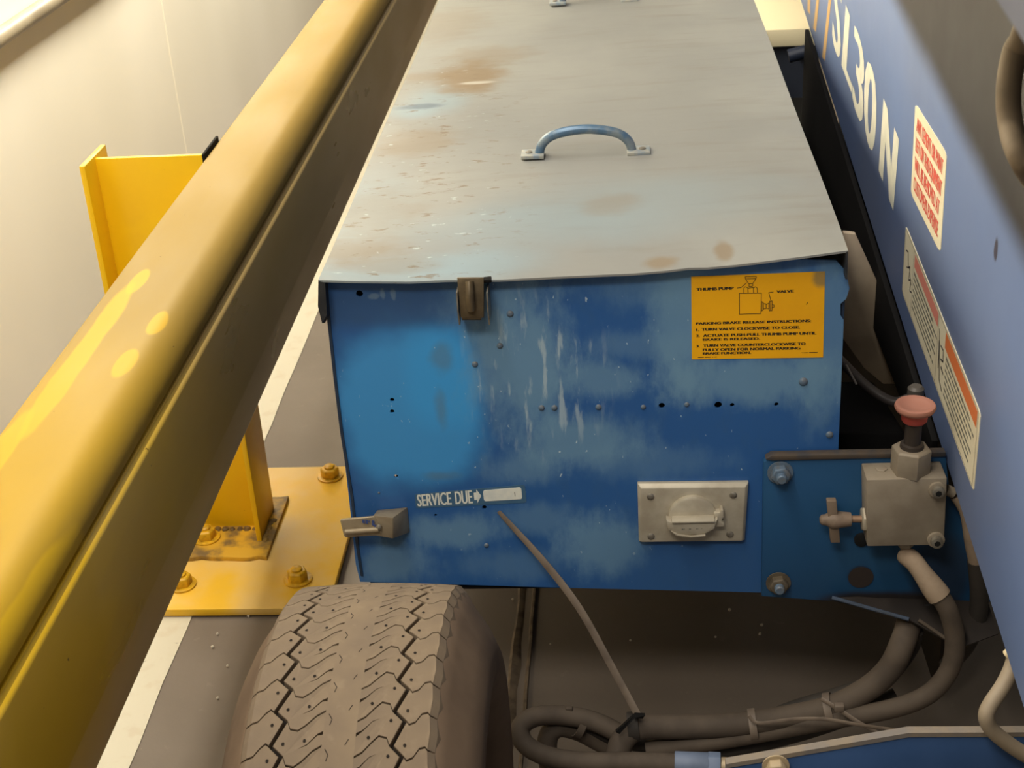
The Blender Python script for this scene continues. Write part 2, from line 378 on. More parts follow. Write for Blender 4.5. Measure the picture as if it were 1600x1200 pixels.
# ------------------------------------------------------------------ blue equipment box
BX = Vector((0, 1.314, .29))
box = thing('equipment_box', 'blue steel equipment box with dusty grey lid and yellow brake sticker', 'equipment box', BX)
def panel_paint():
    m = Mat('worn_blue_panel', lin((42, 90, 150)), 0.42, 0, 0.45)
    o = m.sep(); U, V = o[0], o[2]
    def pc(px, py): p = onY(px, py, 1.314) - BX; return p.x, p.z
    s = .00068
    w1 = m.noise(9, 4, off=1); w2 = m.noise(26, 4, off=2); w3 = m.noise(22, 6, (1, 1, .5), rough=.68, off=9)
    m.mix(m.step(m.noise(5, 4, off=3), 0.4, 0.65), lin((44, 92, 150)), 0.6)
    m.mix(m.step(m.noise(60, 4, (1, 1, .5), off=6), 0.5, 0.7), lin((52, 92, 138)), 0.35)
    c = pc(640, 638); m.mix(m.blob(U, V, c[0], c[1], 112 * s, 135 * s, 0.42, w1, 0.8, 3), lin((64, 146, 208)), 0.95)
    c = pc(690, 590); m.mix(m.blob(U, V, c[0], c[1], 55 * s, 80 * s, 0.8, w1, 0.5, 3), lin((58, 156, 222)), 0.6)
    c = pc(600, 480); m.mix(m.blob(U, V, c[0], c[1], 150 * s, 32 * s, 0.9, w1, 0.4, 3), lin((48, 76, 112)), 0.6)  # soft shade under the lid painted in as darker blue
    # rubbed pale haze
    for (px, py, rx, ry, k) in ((815, 560, 70, 110, .75), (900, 690, 95, 42, .7), (820, 730, 60, 30, .5), (940, 590, 60, 30, .6), (1000, 540, 80, 25, .35),
                                (1060, 500, 40, 110, .7), (1180, 590, 130, 40, .75), (1290, 520, 40, 130, .5), (700, 830, 75, 28, .6), (620, 880, 60, 40, .55), (940, 850, 60, 55, .7),
                                (840, 810, 70, 30, .4), (800, 880, 90, 30, .3), (760, 460, 60, 60, .35), (1000, 720, 110, 30, .3), (1100, 440, 160, 40, .4)):
        c = pc(px, py); m.mix(m.blob(U, V, c[0], c[1], rx * s, ry * s, 1.1, w3, 2.6), lin((112, 150, 176)), k)
    for px, py, rx, ry in ((586, 462, 9, 5), (598, 459, 4, 8), (615, 460, 4, 10)):
        c = pc(px, py); m.mix(m.blob(U, V, c[0], c[1], rx * s, ry * s, .7, m.noise(120, 3), 2.0), lin((104, 128, 150)), .6)
    # brown scuffs
    for (px, py, rx, ry) in ((690, 742, 26, 7), (690, 640, 8, 30), (690, 560, 14, 22)):
        c = pc(px, py); m.mix(m.blob(U, V, c[0], c[1], rx * s, ry * s, 1.4, w2, 2.5), lin((92, 112, 120)), .45)
    # vertical dried streaks and white flecks
    c = pc(840, 590)
    st = m.step(m.noise(110, 4, (1, 1, .18), off=4), 0.54, 0.66)
    ar = m.blob(U, V, c[0], c[1], 90 * s, 120 * s, 1.0, w1, .6)
    m.mix(m.math('MULTIPLY', st, ar), lin((172, 190, 198)), .7)
    fl = m.step(m.noise(210, 2, (1, 1, .5), off=8), 0.70, 0.735)
    c = pc(900, 640); ar = m.blob(U, V, c[0], c[1], 330 * s, 270 * s, 1.0, w1, .6)
    m.mix(m.math('MULTIPLY', fl, ar), lin((186, 204, 212)), .8)
    # duller, darker blue around the lower right of the panel
    c = pc(1100, 900); m.mix(m.blob(U, V, c[0], c[1], 150 * s, 110 * s, 1.4, w1, .5), lin((44, 78, 112)), .4)
    m.roughness(m.step(m.noise(20, 3, off=5), 0, 1))
    n = m.nt.nodes[-1]; n.inputs[3].default_value = .34; n.inputs[4].default_value = .6
    m.bump(m.noise(300, 2), 0.0003, 0.25)
    return m.done()
M_panel = panel_paint()
M_blue = plain('blue_paint', (34, 78, 128), 0.45, 0, (46, 86, 128), 14)
M_blue_dark = plain('dirty_blue_paint', (30, 48, 70), 0.5, 0, (40, 56, 76), 18)
# front panel with real drilled holes
outline = [(511, 436), (530, 640), (548, 800), (556, 880), (563, 908), (700, 912), (900, 918), (1080, 922), (1196, 925), (1300, 925), (1306, 790), (1309, 712), (1314, 600), (1318, 500), (1313, 492), (1313, 474), (1322, 466), (1327, 450), (1322, 424), (1306, 406), (1225, 404), (1100, 414), (900, 427)]
cu = bpy.data.curves.new('pc', 'CURVE'); cu.dimensions = '2D'; cu.fill_mode = 'BOTH'; cu.extrude = .0012
def poly(pts):
    sp = cu.splines.new('POLY'); sp.points.add(len(pts) - 1); sp.use_cyclic_u = True
    for p, q in zip(sp.points, pts): p.co = (q[0], q[1], 0, 1)
poly([(lambda p: (p.x, p.z - .29))(onY(*q, 1.314)) for q in outline])
HOLES = [(562, 458, 5.5), (613, 624, 3.6), (613, 642, 3.6), (619, 743, 3.4), (757, 792, 4), (1034, 633, 5), (1122, 632, 6), (1144, 632, 3.6), (1213, 631, 3.6), (681, 804, 2.6)]
for px, py, r in HOLES:
    p = onY(px, py, 1.314); r *= .00066
    poly([(p.x + r * math.cos(2 * math.pi * k / 12), p.z - .29 + r * math.sin(2 * math.pi * k / 12)) for k in range(12)])
to = bpy.data.objects.new('pc', cu); COL.objects.link(to)
dg = bpy.context.evaluated_depsgraph_get(); dg.update()
me = bpy.data.meshes.new_from_object(to.evaluated_get(dg)); bpy.data.objects.remove(to)
for v in me.vertices: v.co = Vector((v.co.x, v.co.z, v.co.y))
me.materials.clear(); me.materials.append(M_panel); me.name = 'front_panel'
bm = bmesh.new(); bm.from_mesh(me); bmesh.ops.recalc_face_normals(bm, faces=bm.faces); bm.to_mesh(me); bm.free()
link('front_panel', me, box, BX)
YP = 1.314 - .0012
# sides, back, bottom
sp = MB(); rings = []
for y in (1.311, 1.32, 1.6, 2.0, 2.63):
    rr = []
    for px, py in ((502, 440), (509, 500), (520, 600), (530, 680), (546, 780), (555, 860), (562, 905)):
        p = onY(px, py, 1.305); rr.append((p.x, y, p.z))
    rings.append(rr + [(x + .003, yy, z) for x, yy, z in rr[::-1]])
sp.loft(rings).build('side_panel', M_blue_dark, box, smooth=30)
MB().box(.221, .224, 1.317, 2.63, .30, .672).build('side_panel', M_blue_dark, box)
MB().box(-.295, .224, 2.63, 2.633, .30, .675).build('back_panel', M_blue_dark, box)
MB().box(-.285, .222, 1.317, 2.63, .296, .299).build('bottom_panel', M_black, box)
# lid: thin dented sheet with folded sides
def lid_paint():
    m = Mat('dusty_grey_lid', lin((129, 129, 126)), 0.45, 0, 0.4)
    o = m.sep(); U, V = o[0], o[1]
    w = m.noise(12, 4, off=1); w2 = m.noise(40, 4, (.6, 1, 1), off=2)
    m.mix(m.step(m.noise(4, 4, (1, .8, 1)), .35, .7), lin((143, 143, 138)), .8)
    m.mix(m.step(m.noise(30, 4, (.25, 1.4, 1), off=3), .5, .72), lin((120, 115, 107)), .45)
    def lc(px, py): p = onZ(px, py, .684) - BX; return p.x, p.y
    # bluish rubbed areas near the front and on the left
    for px, py, rx, ry, k in ((600, 420, .09, .03, .6), (740, 410, .07, .03, .6), (800, 360, .12, .06, .35), (560, 330, .05, .12, .4), (680, 160, .04, .06, .6), (640, 175, .03, .03, .6), (1000, 330, .14, .08, .3)):
        c = lc(px, py); m.mix(m.blob(U, V, c[0], c[1], rx, ry, 1.2, w, 1.0), lin((128, 148, 158)), k)
    # brown grime
    for px, py, rx, ry, k in ((735, 120, .045, .075, .9), (730, 140, .04, .03, .6), (760, 90, .06, .05, .4), (650, 225, .05, .05, .5), (580, 330, .05, .07, .35), (545, 390, .05, .03, .5), (600, 410, .05, .02, .4), (955, 330, .03, .03, .35), (1030, 412, .015, .012, .7), (1130, 400, .008, .02, .7), (660, 120, .04, .03, .5), (700, 40, .06, .1, .3)):
        c = lc(px, py); m.mix(m.blob(U, V, c[0], c[1], rx, ry, 1.0, w2, 1.6), lin((122, 104, 80)), k)
    c = lc(620, 300)
    fl = m.step(m.noise(80, 4, (.45, 1, 1), rough=.65, off=6), .57, .66)
    ar = m.blob(U, V, c[0] - .02, c[1], .16, .5, 1.0, w, .5)
    m.mix(m.math('MULTIPLY', fl, ar), lin((104, 86, 62)), .75)
    fl = m.step(m.noise(120, 3, (.5, 1, 1), off=11), .66, .70)
    m.mix(m.math('MULTIPLY', fl, ar), lin((176, 188, 192)), .6)
    c = lc(655, 168); m.mix(m.blob(U, V, c[0], c[1], .03, .012, .8, w2, 1.4), lin((84, 98, 112)), .8)
    c = lc(745, 132); m.mix(m.blob(U, V, c[0], c[1], .025, .007, .7, w2, .9), lin((172, 168, 158)), .8)
    m.roughness(m.step(m.noise(9, 3, (.5, 1, 1), off=5), 0, 1))
    n = m.nt.nodes[-1]; n.inputs[3].default_value = .36; n.inputs[4].default_value = .58
    m.bump(m.noise(35, 4, (.6, 1, 1), off=8), 0.0012, 0.25)
    return m.done()
M_lid = lid_paint()
front = [(497, 437), (560, 437.5), (640, 438), (700, 436), (780, 436.5), (860, 432), (930, 428), (990, 425), (1040, 421), (1075, 417), (1105, 417), (1150, 414), (1200, 409), (1260, 402), (1325, 393)]
FP = [onY(px, py, 1.298) for px, py in front]
rows = []
NY = 26
for j in range(NY + 1):
    t = j / NY; y = 1.298 + (2.64 - 1.298) * t ** 1.4
    k = max(0, 1 - (y - 1.298) / .10)
    row = []
    for p in FP:
        q = (p.x - FP[0].x) / (FP[-1].x - FP[0].x)
        x = (FP[0].x + (-.296 - FP[0].x) * t) * (1 - q) + (FP[-1].x + (.230 - FP[-1].x) * t) * q
        z0 = FP[0].z + (FP[-1].z - FP[0].z) * q
        row.append(Vector((x, y, z0 + (p.z - z0) * k + .0012 * math.sin(7 * x + 9 * y) + .0008 * math.sin(23 * x + 3 * y))))
    rows.append(row)
lid_m = MB(); nx = len(front)
Vt = [v for r in rows for v in r]; Vb = [v - Vector((0, 0, .0022)) for v in Vt]; N0 = len(Vt)
F = []
for j in range(NY):
    for i in range(nx - 1):
        a = j * nx + i; F.append((a, a + 1, a + nx + 1, a + nx)); F.append((N0 + a, N0 + a + nx, N0 + a + nx + 1, N0 + a + 1))
for i in range(nx - 1):
    F.append((i, N0 + i, N0 + i + 1, i + 1)); a = NY * nx + i; F.append((a, a + 1, N0 + a + 1, N0 + a))
for j in range(NY):
    a = j * nx; F.append((a, a + nx, N0 + a + nx, N0 + a)); a += nx - 1; F.append((a, N0 + a, N0 + a + nx, a + nx))
lid_m.add(Vt + Vb, F)
lid = lid_m.build('lid', M_lid, box, smooth=30)
M_lip = plain('lid_lip_paint', (30, 32, 36), 0.6, 0, (52, 52, 52), 60)
# turned-down side lips; the left one has a torn pointed front corner
lf = [(r[0].x, r[0].y, r[0].z - .001) for r in rows]
drop = [.046, .052, .044, .034, .032] + [.030] * 40
MB().loft([[(x, y, z), (x - .0035, y, z - drop[i] * .6), (x - .0015, y, z - drop[i]), (x + .0045, y, z - drop[i] * .8), (x + .0065, y, z - .002)] for i, (x, y, z) in enumerate(lf)]).build('lid_lip', M_lip, box, smooth=30)
MB().loft([[(r[-1].x, r[-1].y, r[-1].z - .001), (r[-1].x + .001, r[-1].y, r[-1].z - .030), (r[-1].x - .001, r[-1].y, r[-1].z - .030), (r[-1].x - .002, r[-1].y, r[-1].z - .002)] for r in rows]).build('lid_lip', M_lip, box, smooth=30)
# black strip closing the gap under the lid's front edge
MB().loft([[(p.x + .004, 1.3155, p.z - .003), (p.x + .004, 1.330, p.z - .003), (p.x + .004, 1.330, p.z - .018), (p.x + .004, 1.3155, p.z - .018)] for p in FP[:-1]]).build('lid_gap_strip', M_black, box)

# handles
M_handle = plain('scuffed_blue_handle', (78, 106, 132), 0.35, 0.2, (128, 136, 138), 60, k=0.8)
M_foot = plain('rubbed_handle_foot', (158, 156, 146), 0.45, 0.1, (104, 128, 150), 120, k=.7)
def handle(y, xa, xb, zt):
    zt = zt
    h = MB().tube([(xa + .021, y, zt + .002), (xa + .025, y, zt + .014), (xa + .036, y, zt + .0235), (xa + .054, y, zt + .0285), ((xa + xb) / 2, y, zt + .0305), (xb - .054, y, zt + .0285), (xb - .036, y, zt + .0235), (xb - .025, y, zt + .014), (xb - .021, y, zt + .002)], .0056, 12, 6).build('lid_handle', M_handle, box)
    for x0, x1 in ((xa, xa + .027), (xb - .027, xb)):
        f = MB().box(x0, x1, y - .013, y + .013, zt, zt + .0045).build('handle_foot', M_foot, h, .001)
        xs = x0 + .009 if x0 == xa else x1 - .009
        MB().lathe((xs, y, zt + .0045), (0, 0, 1), [(0, .0042), (.001, .0042), (.0016, .003)], 10).build('screw', M_bolt_grey, h)
pA = onZ(816, 240, .685); pB = onZ(1015, 236, .690)
ZH = (FP[0].z + FP[-1].z) / 2 + .0015
pA = onZ(815, 243, ZH); pB = onZ(1016, 239, ZH)
handle((pA.y + pB.y) / 2, pA.x, pB.x, ZH)
handle((pA.y + pB.y) / 2 + .775, pA.x + .008, pB.x + .002, ZH)

# top latch: folded strap over a pin bracket
M_latch = plain('dirty_olive_steel', (104, 90, 68), 0.4, 0.45, (78, 66, 48), 60, spec=.5)
lt = [onY(714, 434, 1.292), onY(756, 434, 1.292), onY(756, 497, 1.285), onY(720, 497, 1.285)]
lat = MB().prism([lt[0], lt[1], lt[2], lt[3]], (0, .0022, 0)).build('lid_latch', M_latch, box, .0008)
a, b = onY(733, 440, 1.290), onY(736, 484, 1.284)
MB().tube([a, (a + b) / 2 + Vector((0, -.0035, 0)), b], .0045, 12, 4).build('pressed_rib', M_latch, lat)
for px in (713, 760):
    p = onY(px, 455, 1.29); q = onY(px, 508, 1.29)
    MB().prism([(p.x, 1.286, p.z), (p.x, 1.284, (p.z + q.z) / 2), (p.x, 1.290, q.z), (p.x, YP, q.z + .006), (p.x, YP, p.z)], (.0014, 0, 0)).build('latch_cheek', M_bolt_grey, lat)
p = onY(722, 495, 1.289); q = onY(752, 495, 1.289)
MB().tube([p, q], .0035, 10, 1).build('latch_pin', M_latch, lat)
a = onY(700, 433, 1.300); b = onY(768, 431, 1.300)
MB().box(a.x + .020, b.x, 1.2965, 1.3120, a.z - .006, a.z - .0025).build('latch_hook', M_black, lat, .001)

# side clip: over-centre latch at the lower left corner
def yq(px, py, y): return onY(px, py, y)
M_clip = plain('dusty_clip_steel', (156, 142, 118), 0.42, 0.35, (128, 112, 90), 40)
clip = MB().hexa([yq(583, 805, 1.285), yq(614, 809, 1.285), yq(614, 842, 1.285), yq(583, 836, 1.285),
                  yq(589, 797, 1.312), yq(637, 792, 1.312), yq(641, 832, 1.312), yq(590, 830, 1.312)]).build('side_clip', M_clip, box, .0012)
MB().hexa([yq(531, 812, 1.288), yq(587, 806, 1.284), yq(599, 836, 1.284), yq(538, 840, 1.288),
           yq(531, 810, 1.296), yq(587, 805, 1.294), yq(600, 836, 1.294), yq(538, 839, 1.296)]).build('clip_tongue', M_clip, clip, .0025, seg=3)
a, b = yq(540, 831, 1.286), yq(592, 827, 1.282)
MB().tube([a, b], .003, 10, 1).build('pressed_rib', M_clip, clip)
MB().lathe(yq(592, 823, 1.283), (0, -1, 0), [(0, .0032), (.002, .003), (.003, .0015)], 10).build('rivet', M_bolt_grey, clip)
wm = MB()
for x0, x1, y0, y1 in ((566, 570, 812, 818), (571, 575, 812, 819), (581, 585, 813, 822), (585, 589, 820, 828), (576, 578, 813, 817)):
    wm.prism([yq(x0, y0, 1.2826), yq(x1, y0 + 1, 1.2826), yq(x1, y1, 1.2826), yq(x0, y1 - 1, 1.2826)], (0, .0003, 0))
wm.build('paint_fleck', plain('blue_fleck', (58, 76, 128), .6), clip)

# rivets (the first is the source of all copies)
RV = [(797, 490, 5.5), (781, 540, 5), (742, 569, 5), (846, 637, 5), (866, 637, 5), (935, 636, 5), (1005, 636, 4.2), (1073, 632, 4.2), (760, 852, 4.2), (1255, 596, 7), (1296, 679, 6), (592, 770, 2)]
rv0 = None
for px, py, r in RV:
    p = onY(px, py, YP); rr = r * .00066
    if rv0 is None:
        rv0 = MB().lathe(p, (0, -1, 0), [(0, .0036), (.0010, .0034), (.0019, .0024), (.0023, .0008)], 12).build('rivet', M_bolt_blue, box, origin=p)
    else:
        c = copy_part(rv0, box, p); c.scale = (rr / .0036,) * 3

# yellow parking-brake sticker with its drawing and lettering
OF = (0, -.0002, 0)
Q = [onY(1080, 432, YP), onY(1289, 424, YP), onY(1286, 558, YP), onY(1081, 561, YP)]
m = Mat('yellow_sticker', lin((246, 176, 4)), .45)
o = m.sep()
m.mix(m.step(m.noise(25, 4), .45, .7), lin((238, 166, 10)), .6)
c = Q[1] - BX; m.mix(m.blob(o[0], o[2], c.x, c.z - .004, .012, .012, .6, m.noise(60, 3), .8), lin((146, 124, 74)), .85)
fn = quad_fn([q + Vector((0, -.0006, 0)) for q in Q])
stk = MB().prism([fn(0, 0), fn(.25, .0), fn(.5, 0), fn(1, 0), fn(1, 1), fn(0, 1)], (0, .0006, 0)).build('brake_sticker', m.done(), box, smooth=0)
def z3(x, y):     # zoomed sticker pixels to s,t
    px, py = 1050 + x / 5.3333, 400 + y / 5.3333
    s = (px - 1080) / (1288 - 1080); yt = 432 - 8 * s; yb = 561 - 3 * s
    return s, (py - yt) / (yb - yt)
tm = MB()
for body, x0, x1, yc0, yc1, sl in (('THUMB PUMP', 205, 512, 262, 285, 0), ('VALVE', 872, 1012, 280, 302, 0),
    ('PARKING BRAKE RELEASE INSTRUCTIONS:', 198, 1160, 545, 566, 0), ('1.', 200, 222, 598, 618, 0), ('TURN VALVE CLOCKWISE TO CLOSE.', 245, 1068, 594, 616, 0),
    ('2.', 200, 226, 648, 668, 0), ('ACTUATE PUSH-PULL THUMB PUMP UNTIL', 258, 1205, 645, 667, 0), ('BRAKE IS RELEASED.', 255, 735, 680, 700, 0),
    ('3.', 200, 228, 736, 756, 0), ('TURN VALVE COUNTERCLOCKWISE TO', 258, 1118, 730, 752, 0), ('FULLY OPEN FOR NORMAL PARKING', 255, 1075, 766, 788, 0), ('BRAKE FUNCTION.', 255, 660, 798, 818, 0)):
    s0, t0 = z3(x0, yc0); s1, t1 = z3(x0, yc1); s1 = z3(x1, yc0)[0]
    tm = MB(); add_text(tm, body, fn, s0, s1, t0, t1, OF, bold=.0028)
    tm.build('printed_line', M_black_print, stk, smooth=0)['kind'] = 'stuff'
dm = MB()
def L(*pts):
    for a, b in zip(pts, pts[1:]): bar(dm, fn(*z3(*a)), fn(*z3(*b)), .0006, OF)
L((562, 305), (745, 303), (742, 472), (562, 478), (562, 305)); L((598, 302), (598, 262), (612, 250), (632, 262), (634, 300)); L((634, 262), (678, 258), (680, 300))
L((680, 262), (695, 250), (710, 262), (712, 300)); L((608, 170), (702, 168), (698, 186), (672, 225), (640, 228), (612, 188), (608, 170)); L((612, 188), (698, 186))
L((642, 228), (640, 248), (672, 246), (672, 226)); L((540, 262), (575, 258), (622, 218)); L((845, 293), (805, 298), (824, 362))
L((745, 372), (762, 380), (764, 440), (745, 452)); L((764, 390), (785, 392), (785, 430), (764, 430)); L((785, 398), (808, 385), (808, 432), (785, 425)); L((812, 370), (834, 366), (834, 448), (812, 450), (812, 370)); L((834, 396), (850, 400), (850, 420), (834, 424)); L((752, 376), (752, 446)); L((822, 368), (822, 448)); L((1120, 398), (1132, 376))
for x0, x1, y in ((1085, 1140, 803), (1150, 1222, 800), (212, 262, 842), (270, 318, 841), (332, 342, 840), (352, 372, 839)): L((x0, y), (x1, y - 2))
dm.build('printed_drawing', M_black_print, stk, smooth=0)['kind'] = 'stuff'

# service-due sticker
Q = [onY(648, 772, YP), onY(820, 757, YP), onY(823, 785, YP), onY(650, 794, YP)]
fn2 = quad_fn([q + Vector((0, -.0004, 0)) for q in Q])
sv = MB().prism(rounded_quad(fn2, .02, 3, 6), (0, .0004, 0)).build('service_sticker', plain('faded_blue_film', (70, 104, 132), .4, 0, (56, 92, 126), 50), box, smooth=0)
tm = MB(); add_text(tm, 'SERVICE', fn2, .02, .325, .04, .86, OF, bold=.0035); add_text(tm, 'DUE', fn2, .365, .515, .04, .86, OF, bold=.0035)
tm.prism([fn2(.535, .22), fn2(.560, .22), fn2(.560, .02), fn2(.600, .44), fn2(.560, .86), fn2(.560, .66), fn2(.535, .66)], (0, -.0003, 0))
tm.build('printed_line', M_white_print, sv, smooth=0)['kind'] = 'stuff'
qq = [fn2(.62, .12), fn2(.965, .12), fn2(.965, .78), fn2(.62, .78)]
fn3 = quad_fn(qq)
MB().prism(rounded_quad(fn3, .05, 3, 4), (0, -.0004, 0)).build('date_window', M_white_print, sv, smooth=0)
dm = MB(); bar(dm, fn3(.82, .35), fn3(.82, .7), .0007, (0, -.0006, 0)); dm.build('pen_mark', M_black_print, sv)

# weatherproof outlet cover
c0, c1, c2, c3 = onY(996, 752, YP), onY(1169, 750, YP), onY(1163, 840, YP), onY(998, 842, YP)
fo = quad_fn([c0, c1, c2, c3])
D = Vector((0, -.0085, 0))
mb = MB(); r0 = [fo(0, 0), fo(1, 0), fo(1, 1), fo(0, 1)]; r1 = [p + D * .55 for p in r0]; i0 = .03; j0 = .055
r2 = [fo(i0, j0) + D, fo(1 - i0, j0) + D, fo(1 - i0, 1 - j0 * .4) + D, fo(i0, 1 - j0 * .4) + D]
mb.loft([r0, r1, r2]); outlet = mb.build('outlet_cover', M_steel_dusty, box, .0007, smooth=30)
for s, t in ((.115, .19), (.865, .18), (.115, .88), (.855, .86)):
    MB().lathe(fo(s, t) + D, (0, -1, 0), [(0, .0040), (.0008, .0040), (.0016, .0028), (.0018, .001)], 12).build('screw', M_bolt_grey, outlet)
cc = fo(.50, .52) + D; R1 = .0225
MB().lathe(cc, (0, -1, 0), [(0, .0255), (.005, .0255), (.0065, .0230)], 32).build('dial_base', M_steel_dusty, outlet, smooth=35)
# lower lip: wide thumb flange with curved outer face
def arcband(r_in, r_out, y0, y1, a0, a1, n=14):
    rings = []
    for k in range(n + 1):
        a = math.radians(a0 + (a1 - a0) * k / n); ca, sa = math.cos(a), math.sin(a)
        rings.append([(cc.x + r_in * ca, cc.y - y0, cc.z + r_in * sa), (cc.x + r_out * ca, cc.y - y0, cc.z + r_out * sa), (cc.x + r_out * ca, cc.y - y1, cc.z + r_out * sa), (cc.x + r_in * ca, cc.y - y1, cc.z + r_in * sa)])
    return MB().loft(rings)
zt = .006
body = [(-.0265, .004), (-.020, .001), (.020, .0005), (.024, .004), (.021, -.008), (.012, -.0135), (-.004, -.0150), (-.018, -.0125), (-.0245, -.009)]
MB().prism([(cc.x + x, cc.y - .004, cc.z + z) for x, z in [(x * 1.08, z * 1.08) for x, z in body]], (0, -.011, 0)).build('dial_grip', M_steel_dusty, outlet, .0016, smooth=50)
MB().prism([(cc.x + x, cc.y - .0052, cc.z + z) for x, z in ((-.0225, .0015), (.0225, .0020), (.0225, .0042), (-.0225, .0038))], (0, -.013, 0)).build('dial_rib', M_steel_dusty, outlet, .0006)
MB().prism([(cc.x + x, cc.y - .004, cc.z + z) for x, z in ((-.0235, -.0090), (-.016, -.0135), (-.002, -.0160), (.013, -.0145), (.013, -.0162), (-.003, -.0178), (-.018, -.0150))], (0, -.0128, 0)).build('dial_rib', M_steel_dusty, outlet, .0005)
mk = MB()
for k, x in enumerate((-.012, -.0095, -.0045, -.003, .003, .005, .008)):
    mk.box(cc.x + x, cc.x + x + (.0006 if k % 2 else .0018), cc.y - .0153, cc.y - .0149, cc.z - .0085 + .0002 * k, cc.z - .0068)
mk.build('worn_marking', M_grey_print, outlet)
hx = fo(.745, .5) + D
MB().prism([(hx.x + x, hx.y, hx.z + z) for x, z in ((-.006, .0065), (.000, .0075), (.001, .011), (.004, .010), (.004, .004), (.0048, .0020), (.0025, -.0010), (.0025, -.004), (.005, -.007), (.0045, -.0105), (-.0055, -.0105), (-.0055, -.001))], (0, -.0095, 0)).build('flap_hinge', M_steel_dusty, outlet, .0008)

# ------------------------------------------------------------------ bracket plate with bolts
br = thing('valve_bracket', 'blue bracket plate bolted over right corner of equipment box', 'bracket', (.26, 1.305, .29))
def outl(pts, y): return [onY(px, py, y) for px, py in pts]
m = Mat('bracket_blue', lin((32, 76, 116)), .5, 0, .4)
o = m.sep(); w = m.noise(14, 4)
m.mix(m.step(m.noise(9, 4, off=2), .4, .7), lin((40, 84, 118)), .7)
def bc(px, py): p = onY(px, py, 1.3) - Vector((.26, 1.305, .29)); return p.x, p.z
for px, py, rx, ry, k in ((1380, 950, .075, .020, .95), (1345, 902, .0125, .0125, .95), (1470, 900, .03, .05, .5)):
    c = bc(px, py); m.mix(m.blob(o[0], o[2], c[0], c[1], rx, ry, .5, w, .5), lin((46, 38, 32)), k)
M_brk = m.done()
pl = MB().prism(outl([(1193, 722), (1204, 716), (1478, 712), (1484, 770), (1500, 800), (1530, 860), (1560, 940), (1440, 950), (1370, 955), (1300, 940), (1190, 932)], 1.303), (0, .008, 0)).build('plate', M_brk, br, .0012)
MB().prism(outl([(1196, 718), (1206, 712), (1478, 707), (1478, 714), (1206, 720)], 1.3005), (0, .0105, 0)).build('top_edge', plain('rusty_edge', (78, 66, 54), .7, 0, (52, 54, 60), 60), br, .0008)
def hexbolt(p, axis, r, h, mat, parent, name='bolt', washer=True, stud=True):
    b = MB().lathe(p, axis, [(0, r * 1.0), (h, r * 1.0), (h * 1.12, r * .85)], 6, phase=.4).build(name, mat, parent, .0006)
    if washer: MB().lathe(p, axis, [(0, r * 1.28), (.0015, r * 1.28)], 20).build('washer', mat, b)
    if stud: MB().lathe(Vector(p) + Vector(axis) * h, axis, [(0, r * .52), (h * .7, r * .52), (h * .85, r * .40)], 12).build('stud_end', M_bolt_blue, b)
    return b
hexbolt(onY(1219, 738, 1.302), (0, -1, 0), .0105, .009, M_bolt_blue, br)
hexbolt(onY(1216, 910, 1.302), (0, -1, 0), .0105, .009, plain('brown_bolt', (104, 92, 74), .55, .2, (78, 70, 60), 80), br)
MB().lathe(onY(1345, 902, 1.3025), (0, -1, 0), [(0, .0135), (.0005, .0135)], 20).build('plugged_hole', plain('dark_plug', (48, 38, 32), .8), br)
MB().lathe(onY(1346, 842, 1.3025), (0, -1, 0), [(0, .008), (.003, .008), (.004, .006)], 16).build('plug', M_hole, br)
# tilted under-plate with blue edge
up = thing('under_plate', 'dark tilted plate with scraped blue edge hanging under the bracket', 'plate', onY(1400, 960, 1.30))
a = [onY(1300, 934, 1.296), onY(1420, 968, 1.262), onY(1500, 1012, 1.24), onY(1560, 990, 1.27), onY(1540, 930, 1.31), onY(1380, 930, 1.31)]
MB().prism(a, (0, .002, -.003)).build('plate', plain('dirty_black_plate', (50, 43, 38), .6, 0, (38, 34, 32), 20), up)
MB().tube([a[0] + Vector((0, -.001, .001)), a[1] + Vector((0, -.001, .001))], .0022, 8, 1).build('edge_trim', plain('scraped_blue', (56, 70, 90), .5, 0, (50, 54, 60), 40), up)
MB().tube([a[1] + Vector((.01, -.001, 0)), a[2] + Vector((0, -.001, 0))], .0020, 8, 1).build('edge_trim', M_rubber, up)
hexbolt(onY(1445, 944, 1.30), (0, -.5, -.85), .007, .008, M_bolt_blue, up)

# ------------------------------------------------------------------ brake release valve
vv = thing('brake_release_valve', 'grey steel valve block with red push knob and wing handle', 'valve', onY(1415, 800, 1.30))
f4 = [onY(1354, 750, 1.268), onY(1480, 747, 1.268), onY(1475, 852, 1.268), onY(1355, 854, 1.268)]
bk = [p + Vector((0, .034, 0)) for p in f4]
MB().hexa(f4 + bk).build('valve_block', M_block, vv, .0014)
tz = f4[0].z
def topc(px, py): return onZ(px, py, tz)
pc_ = topc(1424, 742)
MB().lathe((pc_.x, 1.285, tz - .001), (0, 0, 1), [(0, .0200), (.027, .0200), (.029, .0175)], 6, phase=.95).build('hex_fitting', M_block, vv, .0007)
MB().lathe((pc_.x, 1.285, tz + .026), (0, 0, 1), [(0, .0125), (.006, .0115), (.007, .0085), (.036, .0080), (.036, .006)], 18).build('plunger_stem', plain('dark_stem', (58, 50, 44), .5, .2), vv)
kz = tz + .058
m = Mat('red_knob', lin((176, 62, 52)), .55); o = m.sep()
m.mix(m.step(m.noise(50, 3), .3, .8), lin((160, 84, 72)), .5); m.mix(m.step(o[2], kz + .006 - onY(1415, 800, 1.30).z, kz + .0165 - onY(1415, 800, 1.30).z), lin((166, 118, 100)), .9)
